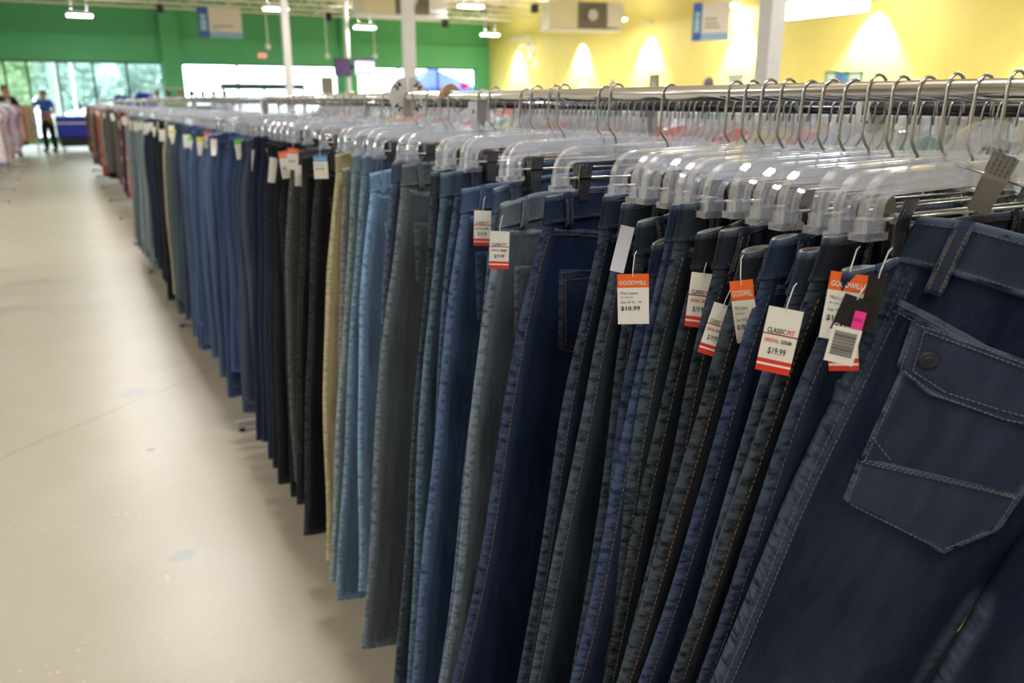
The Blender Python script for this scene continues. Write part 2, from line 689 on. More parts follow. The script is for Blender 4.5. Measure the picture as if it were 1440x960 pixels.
# green wall with three window bays
HEADZ = 2.80
bays = [(-12.5, -6.4), (-6.0, 3.68), (4.38, 10.3), (11.1, 16.5)]
g = MB()
g.box(XL, XY + .2, YG, YG + .3, 3.72, DECK + .1)
g.box(XL, XY + .2, YG - .10, YG + .3, HEADZ, 3.72)
xs = [XL] + [v for b in bays for v in b] + [XY + .2]
for i in range(0, len(xs), 2):
    g.box(xs[i], xs[i + 1], YG - .10, YG + .3, 0, HEADZ)
for (a, b) in bays:
    g.box(a, b, YG - .10, YG + .3, 0, 0.14)
for (a, b) in ((3.70, 4.34), (10.42, 10.86)):     # pilasters up to the deck
    g.box(a, b, YG - .24, YG - .0, 0, DECK)
struct('wall_far', g, M['green'])
WN = 0
for bi, (a, b) in enumerate(bays):
    WN += 1
    fr = MB()
    n = 5 if b - a > 7 else 3
    if bi == 1:
        cuts = [a] + [at_y(px, 110, YG).x for px in (8, 40, 82, 132, 180)] + [b]
    else:
        cuts = [a + (b - a) * k / n for k in range(n + 1)]
    for x in cuts:
        fr.box(x - .035, x + .035, YG + .04, YG + .14, .14, HEADZ)
    fr.box(a, b, YG + .04, YG + .14, HEADZ - .06, HEADZ)
    fr.box(a, b, YG + .04, YG + .14, .14, .22)
    wf = struct('window_%d' % WN, fr, M['mullion'])
    pn = MB().box(a, b, YG + .085, YG + .095, .14, HEADZ)
    pn.build('pane', M['glass'], wf)

# yellow wall with its high window
wy0, wy1, wz0, wz1 = 14.15, 17.0, 3.44, 3.98
g = MB()
g.box(XY, XY + .3, YB, wy0, 0, DECK + .1)
g.box(XY, XY + .3, wy1, YG, 0, DECK + .1)
g.box(XY, XY + .3, wy0, wy1, 0, wz0)
g.box(XY, XY + .3, wy0, wy1, wz1, DECK + .1)
struct('wall_right', g, M['yellow'])
WN += 1
fr = MB()
for (y0, y1, z0, z1) in ((wy0, wy0 + .05, wz0, wz1), (wy1 - .05, wy1, wz0, wz1), (wy0, wy1, wz0, wz0 + .04), (wy0, wy1, wz1 - .04, wz1)):
    fr.box(XY + .12, XY + .2, y0, y1, z0, z1)
wf = struct('window_%d' % WN, fr, M['mullion'])
MB().box(XY + .155, XY + .165, wy0, wy1, wz0, wz1).build('pane', M['glass'], wf)

# open-web joists across the store and girders down it
for k, y in enumerate([20.0 + 1.68 * i for i in range(9)]):
    j = MB()
    zb, zt = 4.63, 5.26
    for z in (zb, zt):
        j.box(XL + .05, XY - .05, y - .035, y + .035, z - .03, z + .03)
    x = XL + .3
    d = 0.62
    pts = []
    up = 0
    while x < XY - .3:
        pts.append((x, y, zt if up else zb))
        x += d
        up = 1 - up
    for A, B in zip(pts, pts[1:]):
        j.tube([A, B], 0.016, 5)
    struct('ceiling_joist', j, M['cream'])
for x in (1.0, 9.45):
    j = MB()
    for z in (4.75, 5.3):
        j.box(x - .06, x + .06, YB + .1, YG - .05, z - .04, z + .04)
    y = 18.0
    up = 0
    pts = []
    while y < YG - .3:
        pts.append((x, y, 5.3 if up else 4.75))
        y += .8
        up = 1 - up
    for A, B in zip(pts, pts[1:]):
        j.tube([A, B], 0.025, 5)
    struct('ceiling_girder', j, M['cream'])


# columns
def column(x, y, wd, round_=False):
    m = MB()
    if round_:
        m.tube([(0, 0, 0), (0, 0, DECK)], wd / 2, 16)
    else:
        m.box(-wd / 2, wd / 2, -wd / 2, wd / 2, 0, DECK)
        m.box(-wd * .9, wd * .9, -wd * .9, wd * .9, 0, .02)
        m.box(-wd * .9, wd * .9, -wd * .9, wd * .9, 4.6, 4.64)
    o = struct('column', m, M['whitepaint'])
    o.location = (x, y, 0)
    return o


for px, t in ((1077, 7.2), (577, 12.3), (407, 19.0)):
    r = ray(px, 120) * t
    column(r.x, r.y, .155)
r = ray(491, 120) * 29.0
column(r.x, r.y, .15, True)
TVX, TVY = r.x, r.y


# ------------------------------------------------------------------ ceiling lamps
def lamp(x, y, z, label, group, ln=0.72, power=1.0):
    t = thing('ceiling_light', label, 'light', (x, y, z), 0, group)
    h = MB()
    h.box(-ln / 2, ln / 2, -.15, .15, 0.02, .09)
    h.box(-ln / 2 + .1, ln / 2 - .1, -.08, .08, .09, .13)
    h.build('housing', M['whitepaint'], t, bevel=.012)
    d = MB()
    d.box(-ln / 2 + .01, ln / 2 - .01, -.14, .14, -.03, .02)
    d.build('diffuser', M['lamp'], t, bevel=.012)
    s = MB()
    for sx in (-ln * .3, ln * .3):
        s.tube([(sx, 0, .13), (sx, 0, DECK - z)], .006, 5)
    s.build('suspension', M['greysteel'], t)
    ld = bpy.data.lights.new('lamp_light', 'AREA')
    ld.shape = 'RECTANGLE'
    ld.size, ld.size_y = ln, .3
    ld.energy = LAMP_W * power
    ld.color = LAMP_COL
    lo = bpy.data.objects.new('lamp_light', ld)
    COL.objects.link(lo)
    lo.parent = t
    lo.location = (0, 0, -.04)
    lu = bpy.data.lights.new('added_uplight', 'AREA')  # extra upward light added to brighten the ceiling
    lu.shape = 'RECTANGLE'
    lu.size, lu.size_y = ln, .2
    lu.energy = LAMP_W * .5
    lu.color = LAMP_COL
    l2 = bpy.data.objects.new('added_uplight', lu)
    COL.objects.link(l2)
    l2.parent = t
    l2.location = (0, 0, .16)
    l2.rotation_euler = (pi, 0, 0)
    return t


vis = [((112, 22), 3.98, 'above the left windows, between them and the blue-edged sign'),
       ((388, 13), 4.1, 'just left of the far white column'),
       ((513, 39), 3.9, 'above the round post with the screens'),
       ((604, 24), 4.1, 'just right of the middle white column'),
       ((689, 49), 3.95, 'at the corner of green and yellow walls'),
       ((662, 9), 4.1, 'high between the two heater units'),
       ((865, 27), 3.9, 'in front of the right heater end'),
       ((777, 38), 3.8, 'under the right heater, left end'),
       ((1023, 7), 4.05, 'at the top corner of right hanging sign')]
for (px, z, w_) in vis:
    r = ray(*px)
    t = (z - CAM_H) / r.z
    x, y = r.x * t, r.y * t
    if x > XY - .5:
        k = (XY - .5) / x
        x, y, z = x * k, y * k, CAM_H + (z - CAM_H) * k
    if y > YG - .5:
        k = (YG - .5) / y
        x, y, z = x * k, y * k, CAM_H + (z - CAM_H) * k
    lamp(x, y, z, 'lit oblong white ceiling light ' + w_, 'high-bay ceiling lights')
for x in (-9.0, -4.2, 0.72, 6.0, 10.9, 15.6):  # unseen rows added for general light; row behind the camera is front fill
    for y in (-0.9, 3.4, 8.4, 13.4, 18.4):
        if x > 15 and y > 15:
            continue
        lamp(x, y, 4.15, 'lit oblong white ceiling light added over the store floor, out of the picture', 'added overhead ceiling lights', power=.72 if y < 0 else 1.0)

# wall-washing spots on the yellow wall
for i, (y, lab) in enumerate(((31.2, 'first from the green wall'), (26.4, 'second from the green wall'), (22.4, 'third from the green wall'),
                              (18.2, 'behind the nearest white column'), (13.9, 'at the near end of the high window'), (9.3, 'nearest, right of the high window'))):
    t = thing('wall_spotlight', 'small white spotlight washing the yellow wall, ' + lab, 'spotlight', (XY, y, 3.86), 0, 'spotlights on the yellow wall')
    MB().box(-.03, 0, -.05, .05, -.05, .05).build('wall_plate', M['whitepaint'], t, bevel=.006)
    MB().tube([(-.02, 0, 0), (-.2, 0, .03), (-.36, 0, .03)], .012, 8).build('arm', M['whitepaint'], t, smooth=True)
    hd = MB()
    hd.tube([(-.36, 0, .05), (-.36, 0, -.03), (-.345, 0, -.07)], [.02, .03, .035], 12)
    hd.build('lamp_head', M['whitepaint'], t, smooth=True)
    ld = bpy.data.lights.new('spot_light', 'SPOT')
    ld.energy = SPOT_W
    ld.spot_size = radians(76)
    ld.spot_blend = 0.55
    ld.shadow_soft_size = 0.03
    ld.color = (1.0, 0.98, 0.93)
    lo = bpy.data.objects.new('spot_light', ld)
    COL.objects.link(lo)
    lo.parent = t
    lo.location = (-.345, 0, -.10)
    d = Vector((.13, 0, -1.0))
    lo.rotation_euler = d.to_track_quat('-Z', 'Y').to_euler()


# ------------------------------------------------------------------ things on walls and ceiling
def boxthing(name, label, cat, loc, dims, mat, group=None, bevel=.01):
    m = MB().box(-dims[0] / 2, dims[0] / 2, -dims[1] / 2, dims[1] / 2, -dims[2] / 2, dims[2] / 2)
    o = m.build(name, mat, bevel=bevel)
    o.location = loc
    return tag(o, label, cat, group)


def heater(loc, wx, rz, label):
    t = thing('unit_heater', label, 'heater', loc, rz)
    h = .78
    d = .9
    MB().box(-wx / 2, wx * -.12, -d / 2, d / 2, 0, h).build('casing', M['cream'], t, bevel=.02)
    MB().box(wx * .28, wx / 2, -d / 2, d / 2, 0.05, h).build('end_casing', M['whitepaint'], t, bevel=.02)
    g = MB()
    g.box(wx * -.12, wx * .28, -d * .42, d * .42, .02, h - .02)
    for k in range(9):
        z = .06 + k * .078
        g.box(wx * -.11, wx * .27, -d * .46, -d * .42, z, z + .03)
    g.build('grille', M['grille'], t)
    p = MB().box(-wx * .52, wx * .5, -d * .52, d * .52, -.05, 0)
    p.build('drip_tray', M['whitepaint'], t, bevel=.01)
    fm = MB()
    fm.tube([(wx * .08, -d * .48, h * .5), (wx * .08, -d * .48 - .05, h * .5)], .16, 20)
    fm.build('fan_motor', M['greysteel'], t)
    r = MB()
    for sx in (-wx * .4, wx * .4):
        for sy in (-d * .35, d * .35):
            r.tube([(sx, sy, h - .02), (sx, sy, DECK - loc[2])], .012, 6)
    r.build('hanger_rod', M['greysteel'], t)


p = at_x(818, 42, 14.6)
heater((p.x, p.y, p.z), 2.35, radians(-14), 'white unit heater with grey grille hanging before the yellow wall')
p = at_y(563, 22, 24.2)
heater((p.x, p.y, p.z), 2.6, 0, 'cream unit heater hanging over the middle white column')


def hang_sign(name, loc, wd, ht, rz, lines, label):
    t = thing(name, label, 'sign', loc, rz, 'hanging department signs')
    b = MB()
    b.box(-wd / 2, -wd / 2 + wd * .25, -.012, .012, 0, ht, 1)
    b.box(-wd / 2 + wd * .25, wd / 2, -.012, .012, ht * .2, ht, 0)
    b.box(-wd / 2 + wd * .25, wd / 2, -.012, .012, 0, ht * .2, 2)
    b.build('panel', [M['signwhite'], M['signblue'], M['signsky']], t)
    ic = MB()
    cx = -wd / 2 + wd * .125
    ic.box(cx - wd * .07, cx + wd * .07, -.018, -.012, ht * .22, ht * .55)
    ic.box(cx - wd * .05, cx + wd * .05, -.018, -.012, ht * .55, ht * .64)
    ic.box(cx - wd * .07, cx + wd * .07, -.018, -.012, ht * .66, ht * .76)
    ic.build('icon', M['signpale'], t)
    l = MB()
    for (x0, x1, z, h) in lines:
        l.box(-wd / 2 + wd * x0, -wd / 2 + wd * x1, -.015, -.012, ht * z, ht * (z + h))
    l.build('lettering', M['signgrey'], t)
    r = MB()
    for sx in (-wd * .45, wd * .45):
        r.tube([(sx, 0, ht), (sx, 0, DECK - loc[2])], .004, 5)
    r.build('wire', M['greysteel'], t)


a, b = at_y(280, 52, 25), at_y(338, 12, 25)
hang_sign('hanging_sign', ((a.x + b.x) / 2, 25, a.z), b.x - a.x, b.z - a.z, 0,
          [(.33, .80, .36, .055), (.33, .5, .28, .03)], 'white hanging sign with dark blue left edge before the green wall')
a, b = at_x(980, 50, 14.2), at_x(1022, 9, 13.6)
pc = (a + b) / 2
hang_sign('hanging_sign', (pc.x, pc.y, pc.z - .42), .86, .84, radians(-47),
          [(.33, .66, .55, .05), (.33, .7, .43, .05), (.33, .75, .33, .05)], 'white hanging sign with blue left edge before the yellow wall')

for (px, y, lab) in (((377, 66), 22.4, 'left of the far white column'), ((460, 79), 23.2, 'left of the round post'),
                     ((527, 79), 23.8, 'right of the round post'), ((571, 81), 24.2, 'beside the middle white column')):
    q = at_y(px[0], px[1], y)
    t = thing('camera_globe', 'small white globe camera on a thin ceiling rod, ' + lab, 'camera', q, 0, 'globe cameras on rods')
    MB().sphere((0, 0, 0), .07, .07, .07).build('globe', M['whiteplastic'], t, smooth=True)
    MB().tube([(0, 0, .05), (0, 0, DECK - q.z)], .013, 6).build('rod', M['whitepaint'], t)
for (px, y, lab) in (((225, 12), 30.0, 'over the green pilaster'), ((461, 24), 26.0, 'above the second globe rod'),
                     ((626, 34), 28.0, 'above the right green bay'), ((752, 12), 24.0, 'left of the right heater')):
    q = at_y(px[0], px[1], y)
    t = thing('speaker', 'small black loudspeaker hanging from the ceiling ' + lab, 'speaker', q, 0, 'black ceiling speakers')
    MB().box(-.1, .1, -.1, .1, -.13, .13).build('case', M['black'], t, bevel=.02)
    MB().tube([(0, 0, .12), (0, 0, DECK - q.z)], .01, 6).build('bracket', M['black'], t)

# screens on the round post
for (sx0, sx1, lab, kind) in ((481, 491, 'narrow dark-violet screen on the left of the round post', 0), (497, 525, 'pale bluish screen on the right of the round post', 1)):
    a, b = at_y(sx0, 107, TVY), at_y(sx1, 82, TVY)
    if kind == 0:
        a.x -= .3
    t = thing('television', lab, 'television', ((a.x + b.x) / 2, TVY - .12, a.z))
    wd, ht = (b.x - a.x), b.z - a.z
    MB().box(-wd / 2, wd / 2, -.03, .04, 0, ht).build('case', M['black'], t, bevel=.008)
    s = MB()
    s.box(-wd / 2 + .03, wd / 2 - .03, -.034, -.03, .03, ht - .03, 0)
    if kind:
        s.box(-wd / 2 + .08, -.02, -.037, -.034, .06, ht * .28, 1)
        s.box(.02, wd / 2 - .08, -.037, -.034, .06, ht * .28, 1)
        s.box(-wd / 2 + .03, wd / 2 - .03, -.037, -.034, ht * .82, ht - .03, 2)
    s.build('screen', [M['screen'] if kind else M['screendark'], M['screenblue'], M['screendark']], t)
    m = MB().box((-wd / 2 if kind else wd / 2) - .1, (-wd / 2 if kind else wd / 2) + .1, .04, .1, ht * .4, ht * .6)
    m.build('wall_mount', M['black'], t)

# exit sign
q = at_y(369, 78, YG - .12)
t = thing('exit_sign', 'red lit EXIT sign on the green wall over the middle windows', 'sign', (q.x, YG - .1, q.z))
MB().box(-.17, .17, -.05, 0, -.1, .1).build('case', M['whiteplastic'], t, bevel=.008)
l = MB()
letters(l, 'EXIT', 0, -.06, .12, .28, 0, 0.02, lambda x, z: (x, -.053, z), 'C')
l.build('lettering', M['exit'], t)

# white block logo on the yellow wall
lg = MB()
a = at_x(740, 73, XY)
for (dy, dz, wy, wz, rot) in ((.75, .55, .9, .14, 0), (-.05, .55, .55, .16, 8), (.35, .25, .5, .13, 0), (-.2, .1, .2, .5, 0),
                              (-.62, .05, .2, .52, 0), (-.4, .3, .5, .12, 0), (-.35, -.18, .55, .16, -25), (-.75, -.5, .5, .2, -38)):
    mt = Matrix.Translation((a.x - .012, a.y + dy, a.z + dz)) @ Matrix.Rotation(radians(rot), 4, 'X')
    lg.box(-.012, .012, -wy / 2, wy / 2, -wz / 2, wz / 2, 0, mt)
tag(lg.build('wall_logo', M['paleyellow']), 'white block lettering logo high on the yellow wall by the corner', 'logo')

# shelf along the yellow wall and what stands on it
SHZ = 1.74
t = thing('wall_shelf', 'long white shelf along the foot of the yellow wall display', 'shelf', (16.55, 20.5, 0))
MB().box(-.28, .28, -10.5, 11.5, SHZ - .04, SHZ).build('shelf_board', M['whitepaint'], t)
for y in (-10.2, -5, 0, 5, 11):
    MB().box(-.03, .03, y - .03, y + .03, 0, SHZ - .04).build('upright', M['whitepaint'], t)


def frame_on_shelf(pxl, pxr, ytop, mat, lab, x=16.6, inner=None, cat='picture frame', name='picture_frame'):
    a = at_x(pxl, ytop, x)
    b = at_x(pxr, ytop, x)
    wd = abs(a.y - b.y)
    t = thing(name, lab, cat, (x, (a.y + b.y) / 2, SHZ))
    h = (a.z + b.z) / 2 - SHZ
    m = MB()
    for (y0, y1, z0, z1) in ((-wd / 2, -wd / 2 + .05, 0, h), (wd / 2 - .05, wd / 2, 0, h), (-wd / 2, wd / 2, 0, .05), (-wd / 2, wd / 2, h - .05, h)):
        m.box(-.025, .025, y0, y1, z0, z1)
    m.build('frame', mat, t)
    MB().box(-.01, .015, -wd / 2 + .05, wd / 2 - .05, .05, h - .05).build('picture', inner or mat, t)


frame_on_shelf(815, 829, 108, M['whitepaint'], 'pale framed board standing on the wall shelf, second spot', inner=M['poster'])
frame_on_shelf(914, 927, 104, M['black'], 'small black picture frame standing on the wall shelf', inner=M['grille'])
frame_on_shelf(1025, 1045, 104, M['greysteel'], 'grey picture frame on the wall shelf, left of the nearest column', inner=M['poster'])
frame_on_shelf(1162, 1178, 100, M['teal'], 'teal framed poster under the high window, left of three', inner=M['poster'])
frame_on_shelf(1178, 1192, 100, M['teal'], 'teal framed violet poster under the high window, middle of three', inner=M['posterblue'])
frame_on_shelf(1193, 1214, 100, M['teal'], 'teal framed poster under the high window, right of three', inner=M['poster'])
frame_on_shelf(1281, 1301, 111, M['whitepaint'], 'small white framed picture on the wall shelf, far right', inner=M['poster'])
for (px, h, mat, lab) in ((1223, 116, 'black', 'small dark vase on the wall shelf beside the teal posters'),
                          (1240, 117, 'tan', 'tan round pot on the wall shelf right of the dark vase'),
                          (862, 112, 'greyhair', 'small grey vase on the wall shelf before the second spotlight cone'),
                          (1315, 117, 'signpale', 'pale blue pot on the wall shelf, right of the white picture')):
    a = at_x(px, h, 16.6)
    hh = a.z - SHZ
    m = MB().tube([(0, 0, 0), (0, 0, hh * .3), (0, 0, hh * .6), (0, 0, hh * .8), (0, 0, hh)], [.06, .12, .13, .06, .08], 14)
    o = m.build('vase', M[mat], smooth=True)
    o.location = (a.x, a.y, SHZ)
    tag(o, lab, 'vase')
# pink cloth flower and plant at the corner
a = at_y(664, 118, 33.0)
t = thing('potted_plant', 'green potted plant in the corner of green and yellow walls', 'plant', (16.3, 33.0, 0))
MB().tube([(0, 0, 0), (0, 0, .5), (0, 0, .55)], [.2, .28, .28], 16).build('pot', M['tan'], t)
lf = MB()
for k in range(46):
    an = random.uniform(0, 2 * pi)
    el = random.uniform(.95, 1.45)
    L = random.uniform(.8, 1.5)
    d = Vector((cos(an) * cos(el), sin(an) * cos(el), sin(el)))
    s_ = d.cross(Vector((0, 0, 1))).normalized() * .07
    q0 = Vector((0, 0, .5))
    q1 = q0 + d * L * .6
    q2 = q0 + d * L + Vector((0, 0, -.12))
    lf.grid([[q0 - s_ * .2, q0 + s_ * .2], [q1 - s_, q1 + s_], [q2 - s_ * .1, q2 + s_ * .1]])
lf.build('leaves', M['leafa'], t)
m = MB().sphere((0, 0, 0), .2, .2, .13)
m.tube([(0, 0, -.1), (0, 0, -2.07)], .012, 6)
o = m.build('round_stand', M['pinkcloth'], smooth=True)
o.location = (a.x - .55, 32.6, 2.07)
tag(o, 'pink round topped stand by the corner plant', 'stand')

# ------------------------------------------------------------------ outside
struct('outside_ground', MB().box(-60, 70, YG + .35, 130, -.2, -.05), M['pavement'])


def tree(x, y, h, r, mat, lab):
    t = thing('tree', lab, 'tree', (x, y, -.05), random.uniform(0, 6), 'trees outside')
    MB().tube([(0, 0, 0), (.1, 0, h * .3), (0, .1, h * .6)], [.25, .2, .1], 8).build('trunk', M['bark'], t, smooth=True)
    m = MB()
    for k in range(16):
        an, rr = random.uniform(0, 2 * pi), random.uniform(0, r * .75)
        zz = random.uniform(h * .22, h * .85)
        s = r * random.uniform(.28, .5)
        m.sphere((rr * cos(an), rr * sin(an), zz), s, s, s * .85, 10, 7)
    # loose leaf clumps that break up the outline
    for k in range(1500):
        an, rr = random.uniform(0, 2 * pi), r * sqrt(random.random()) * 1.1
        zz = random.uniform(h * .12, h * .98)
        p = Vector((rr * cos(an), rr * sin(an), zz))
        a1 = Vector((random.gauss(0, 1), random.gauss(0, 1), random.gauss(0, 1))).normalized() * .2
        b1 = a1.orthogonal().normalized() * .14
        i0 = [m.vert(p + a1), m.vert(p + b1), m.vert(p - a1), m.vert(p - b1)]
        m.face(i0)
    m.build('crown', mat, t)


for i, (x, y, h, r, mt, lab) in enumerate((
        (-7.0, 56, 8.6, 3.0, 'leafa', 'broad green tree outside, leftmost in the left windows'),
        (-2.6, 63, 8.4, 3.2, 'leafa', 'broad green tree outside behind the man in the dark jacket'),
        (1.4, 57, 6.2, 2.2, 'leafb', 'bluish tree outside behind the two white posts'),
        (2.6, 76, 6.0, 2.6, 'leafb', 'low hazy tree outside, third from the left posts'),
        (6.0, 66, 5.2, 2.1, 'leafb', 'hazy rounded tree outside left of the green pilaster'),
        (-11.5, 68, 9.0, 3.4, 'leafa', 'green tree outside beyond the left frame edge'))):
    tree(x, y, h, r, M[mt], lab)
for (px, lab, y, wd) in ((72, 'left of the pair of white posts outside the windows', 37, .22), (79, 'right of the pair of white posts outside the windows', 37.4, .15),
                         (102, 'thin white post outside, right of the pair', 40, .13)):
    q = at_y(px, 115, y)
    m = MB().box(-wd / 2, wd / 2, -wd / 2, wd / 2, -.05, 4.5)
    m.box(-wd * .8, wd * .8, -wd * .8, wd * .8, -.05, .1)
    o = m.build('porch_post', M['whitepaint'])
    o.location = (q.x, y, 0)
    tag(o, lab, 'post')


def car(x, y, rz, lab):
    t = thing('car', lab, 'car', (x, y, -.05), rz, 'cars parked outside')
    prof = [(-2.1, .35), (-2.15, .75), (-1.9, .92), (-1.1, .98), (-.55, 1.38), (.75, 1.42), (1.55, 1.0), (2.05, .9), (2.15, .6), (2.1, .35)]
    m = MB()
    rows = []
    for yy, sc in ((-.85, .94), (-.8, 1), (.8, 1), (.85, .94)):
        rows.append([(px_, yy, .35 + (pz - .35) * sc) for px_, pz in prof])
    ids = m.grid(rows)
    m.face([r[0] for r in ids][::-1])
    m.face(ids[0][::-1])
    m.face(ids[-1])
    m.face([ids[0][0], ids[0][-1], ids[-1][-1], ids[-1][0]])
    m.build('body', M['carpaint'], t)
    g = MB()
    for s_ in (-1, 1):
        g.box(-.9, 1.2, s_ * .83 - .03, s_ * .83 + .03, 1.0, 1.3)
    g.build('side_window', M['mullion'], t)
    for sx in (-1.35, 1.35):
        for sy in (-.78, .78):
            MB().tube([(sx, sy - .1, .33), (sx, sy + .1, .33)], .33, 18).build('wheel', M['black'], t)


car(-2.6, 47, .1, 'white car parked outside, behind the man in the jacket')
car(2.2, 48, .05, 'white car parked outside, behind the man in blue')
car(7.0, 47, -.05, 'white car parked outside, left of the green pilaster')

# blue canopy tent outside the right windows
q = at_y(614, 94, 38)
t = thing('canopy_tent', 'blue pyramid canopy tent outside the right windows', 'tent', (q.x, 38.6, -.05))
zt = q.z + .05
m = MB()
ap = m.vert((0, 0, zt))
ring = [m.vert((sx * 1.6, sy * 1.6, zt - .95)) for sx, sy in ((-1, -1), (1, -1), (1, 1), (-1, 1))]
ring2 = [m.vert((sx * 1.6, sy * 1.6, zt - 1.2)) for sx, sy in ((-1, -1), (1, -1), (1, 1), (-1, 1))]
for k in range(4):
    m.face((ap, ring[k], ring[(k + 1) % 4]))
    m.face((ring[k], ring2[k], ring2[(k + 1) % 4], ring[(k + 1) % 4]))
m.build('canopy', M['tentblue'], t)
for sx, sy in ((-1, -1), (1, -1), (1, 1), (-1, 1)):
    MB().box(sx * 1.58 - .03, sx * 1.58 + .03, sy * 1.58 - .03, sy * 1.58 + .03, 0, zt - 1.0).build('leg', M['greysteel'], t)
# cart shelter frame and notice board outside the middle windows
a, b = at_y(311, 115, 37), at_y(428, 123, 37)
t = thing('cart_shelter', 'dark long frame standing outside the middle windows', 'shelter', (a.x, 37, -.05))
W_ = b.x - a.x
MB().box(0, W_, -.1, .5, b.z - .05, a.z).build('beam', M['mullion'], t, bevel=.02)
for x in (.05, W_ / 2, W_ - .05):
    MB().box(x - .05, x + .05, -.05, .05, 0, b.z).build('leg', M['mullion'], t)
a, b = at_y(452, 130, 33.2), at_y(468, 108, 33.2)
t = thing('notice_board', 'grey upright notice board before the middle windows', 'board', ((a.x + b.x) / 2, 33.2, 0))
MB().box(-(b.x - a.x) / 2, (b.x - a.x) / 2, -.02, .02, a.z - .4, b.z).build('panel', M['grille'], t, bevel=.01)
for s_ in (-1, 1):
    MB().box(s_ * .18 - .02, s_ * .18 + .02, -.02, .02, 0, a.z - .38).build('leg', M['black'], t)

# ------------------------------------------------------------------ racks
RX, RZ = 0.78, 1.460            # front rail
SX, SZ = 1.22, 1.438            # second rail


def rack(label, y0, y1, x1=RX, z1=RZ, x2=None, z2=None, posts=(), group=None, foot=True, mats=('chrome', 'chrome')):
    t = thing('clothing_rack', label, 'clothes rack', (x1 if x2 is None else (x1 + x2) / 2, (y0 + y1) / 2, 0), 0, group)
    ox, oy = t.location.x, t.location.y
    for (x, z, mt) in ((x1, z1, mats[0]),) + (((x2, z2, mats[1]),) if x2 is not None else ()):
        MB().tube([(x - ox, y0 - oy, z), (x - ox, y1 - oy, z)], .0105, 18).build('rail', M[mt], t, smooth=True)
        for y in posts:
            m = MB()
            m.box(x - ox - .008, x - ox + .008, y - oy - .016, y - oy + .016, 0.05, z - .012)
            m.box(x - ox - .013, x - ox + .013, y - oy - .02, y - oy + .02, z - .05, z - .011)
            m.tube([(x - ox - .016, y - oy, z - .03), (x - ox + .016, y - oy, z - .03)], .006, 8)
            m.build('upright', M['greysteel'], t)
    for y in posts:
        m = MB()
        xa = (x1 if x2 is None else x1) - .24
        xb = (x1 if x2 is None else x2) + .24
        if x2 is None:
            xa, xb = x1 - .22, x1 + .22
        m.box(xa - ox, xb - ox, y - oy - .015, y - oy + .015, .02, .05)
        m.build('foot_bar', M['greysteel'], t)
        if x2 is not None:
            MB().box(x1 - ox, x2 - ox, y - oy - .008, y - oy + .008, 1.0, 1.03).build('cross_bar', M['greysteel'], t)
        for x in (xa + .02, xb - .02):
            MB().tube([(x - ox, y - oy, 0), (x - ox, y - oy, .022)], .014, 10).build('foot', M['black'], t)
    return t


POSTS = (-.45, 1.6, 3.65, 5.7, 7.75)
rack('long double clothes rack with chrome rails carrying the rows of jeans', -0.55, 8.75, RX, RZ, SX, SZ, posts=POSTS, mats=('chrome', 'blackchrome'))
rack('double clothes rack beyond the jeans carrying patterned trousers and skirts', 8.95, 20.2, RX, RZ, SX, SZ, posts=(9.4, 11.6, 13.8, 16.0, 18.2, 20.0))

# ------------------------------------------------------------------ hangers
IPROF = [(-.0105, -.0045), (-.0105, .0045), (-.0085, .0045), (-.0085, .0009), (.0085, .0009), (.0085, .0045),
         (.0105, .0045), (.0105, -.0045), (.0085, -.0045), (.0085, -.0009), (-.0085, -.0009), (-.0085, -.0045)]


def hook_mesh(mat='steel'):
    p = [(.0165, 0, -.024), (.0155, 0, -.012)]
    for k in range(9):
        a = pi * k / 8
        p.append((.0135 * cos(a), 0, .0135 * sin(a)))
    p += [(-.0142, 0, -.02), (-.0156, 0, -.042), (-.0145, 0, -.05), (-.009, 0, -.058), (-.003, 0, -.064), (0, 0, -.071), (0, 0, -.092)]
    return MB().tube(p, .0018, 8).mesh('hook', M[mat], smooth=True)


def bar_path():
    p = [(-.178, 0, -.122), (-.178, 0, -.104)]
    for k in range(1, 7):
        a = pi - (pi / 2) * k / 6
        p.append((-.154 + .024 * cos(a), 0, -.104 + .024 * sin(a)))
    p += [(-.10, 0, -.0785), (-.04, 0, -.077), (0, 0, -.0765)]
    return p + [(-x, y, z) for x, y, z in p[-2::-1]]


def clip_mesh():
    m = MB()
    for s in (-1, 1):
        rows = []
        for z, y in ((-.094, .0125), (-.104, .009), (-.115, .006), (-.133, .0042), (-.143, .0040)):
            rows.append((z, y * s, .0095 if z > -.12 else .0085))
        outer = [[(-wd, y + s * .0008, z), (wd, y + s * .0008, z)] for z, y, wd in rows]
        inner = [[(-wd, y, z), (wd, y, z)] for z, y, wd in rows]
        m.grid([o + i[::-1] for o, i in zip(outer, inner)], closed=True)
        for k in range(5):                      # grip dots and ribs
            z = -.0955 - k * .0036
            yy = (.0118 - k * .0011) * s
            for x in (-.006, -.002, .002, .006):
                m.box(x - .0012, x + .0012, yy, yy + s * .0016, z - .0012, z + .0012)
        for x in (-.006, -.002, .002, .006):
            m.box(x - .0008, x + .0008, s * .0045, s * .0062, -.144, -.112)
    m.tube([(-.006, 0, -.112), (.006, 0, -.112)], .0048, 10)
    return m.mesh('clip', M['darkmetal'])


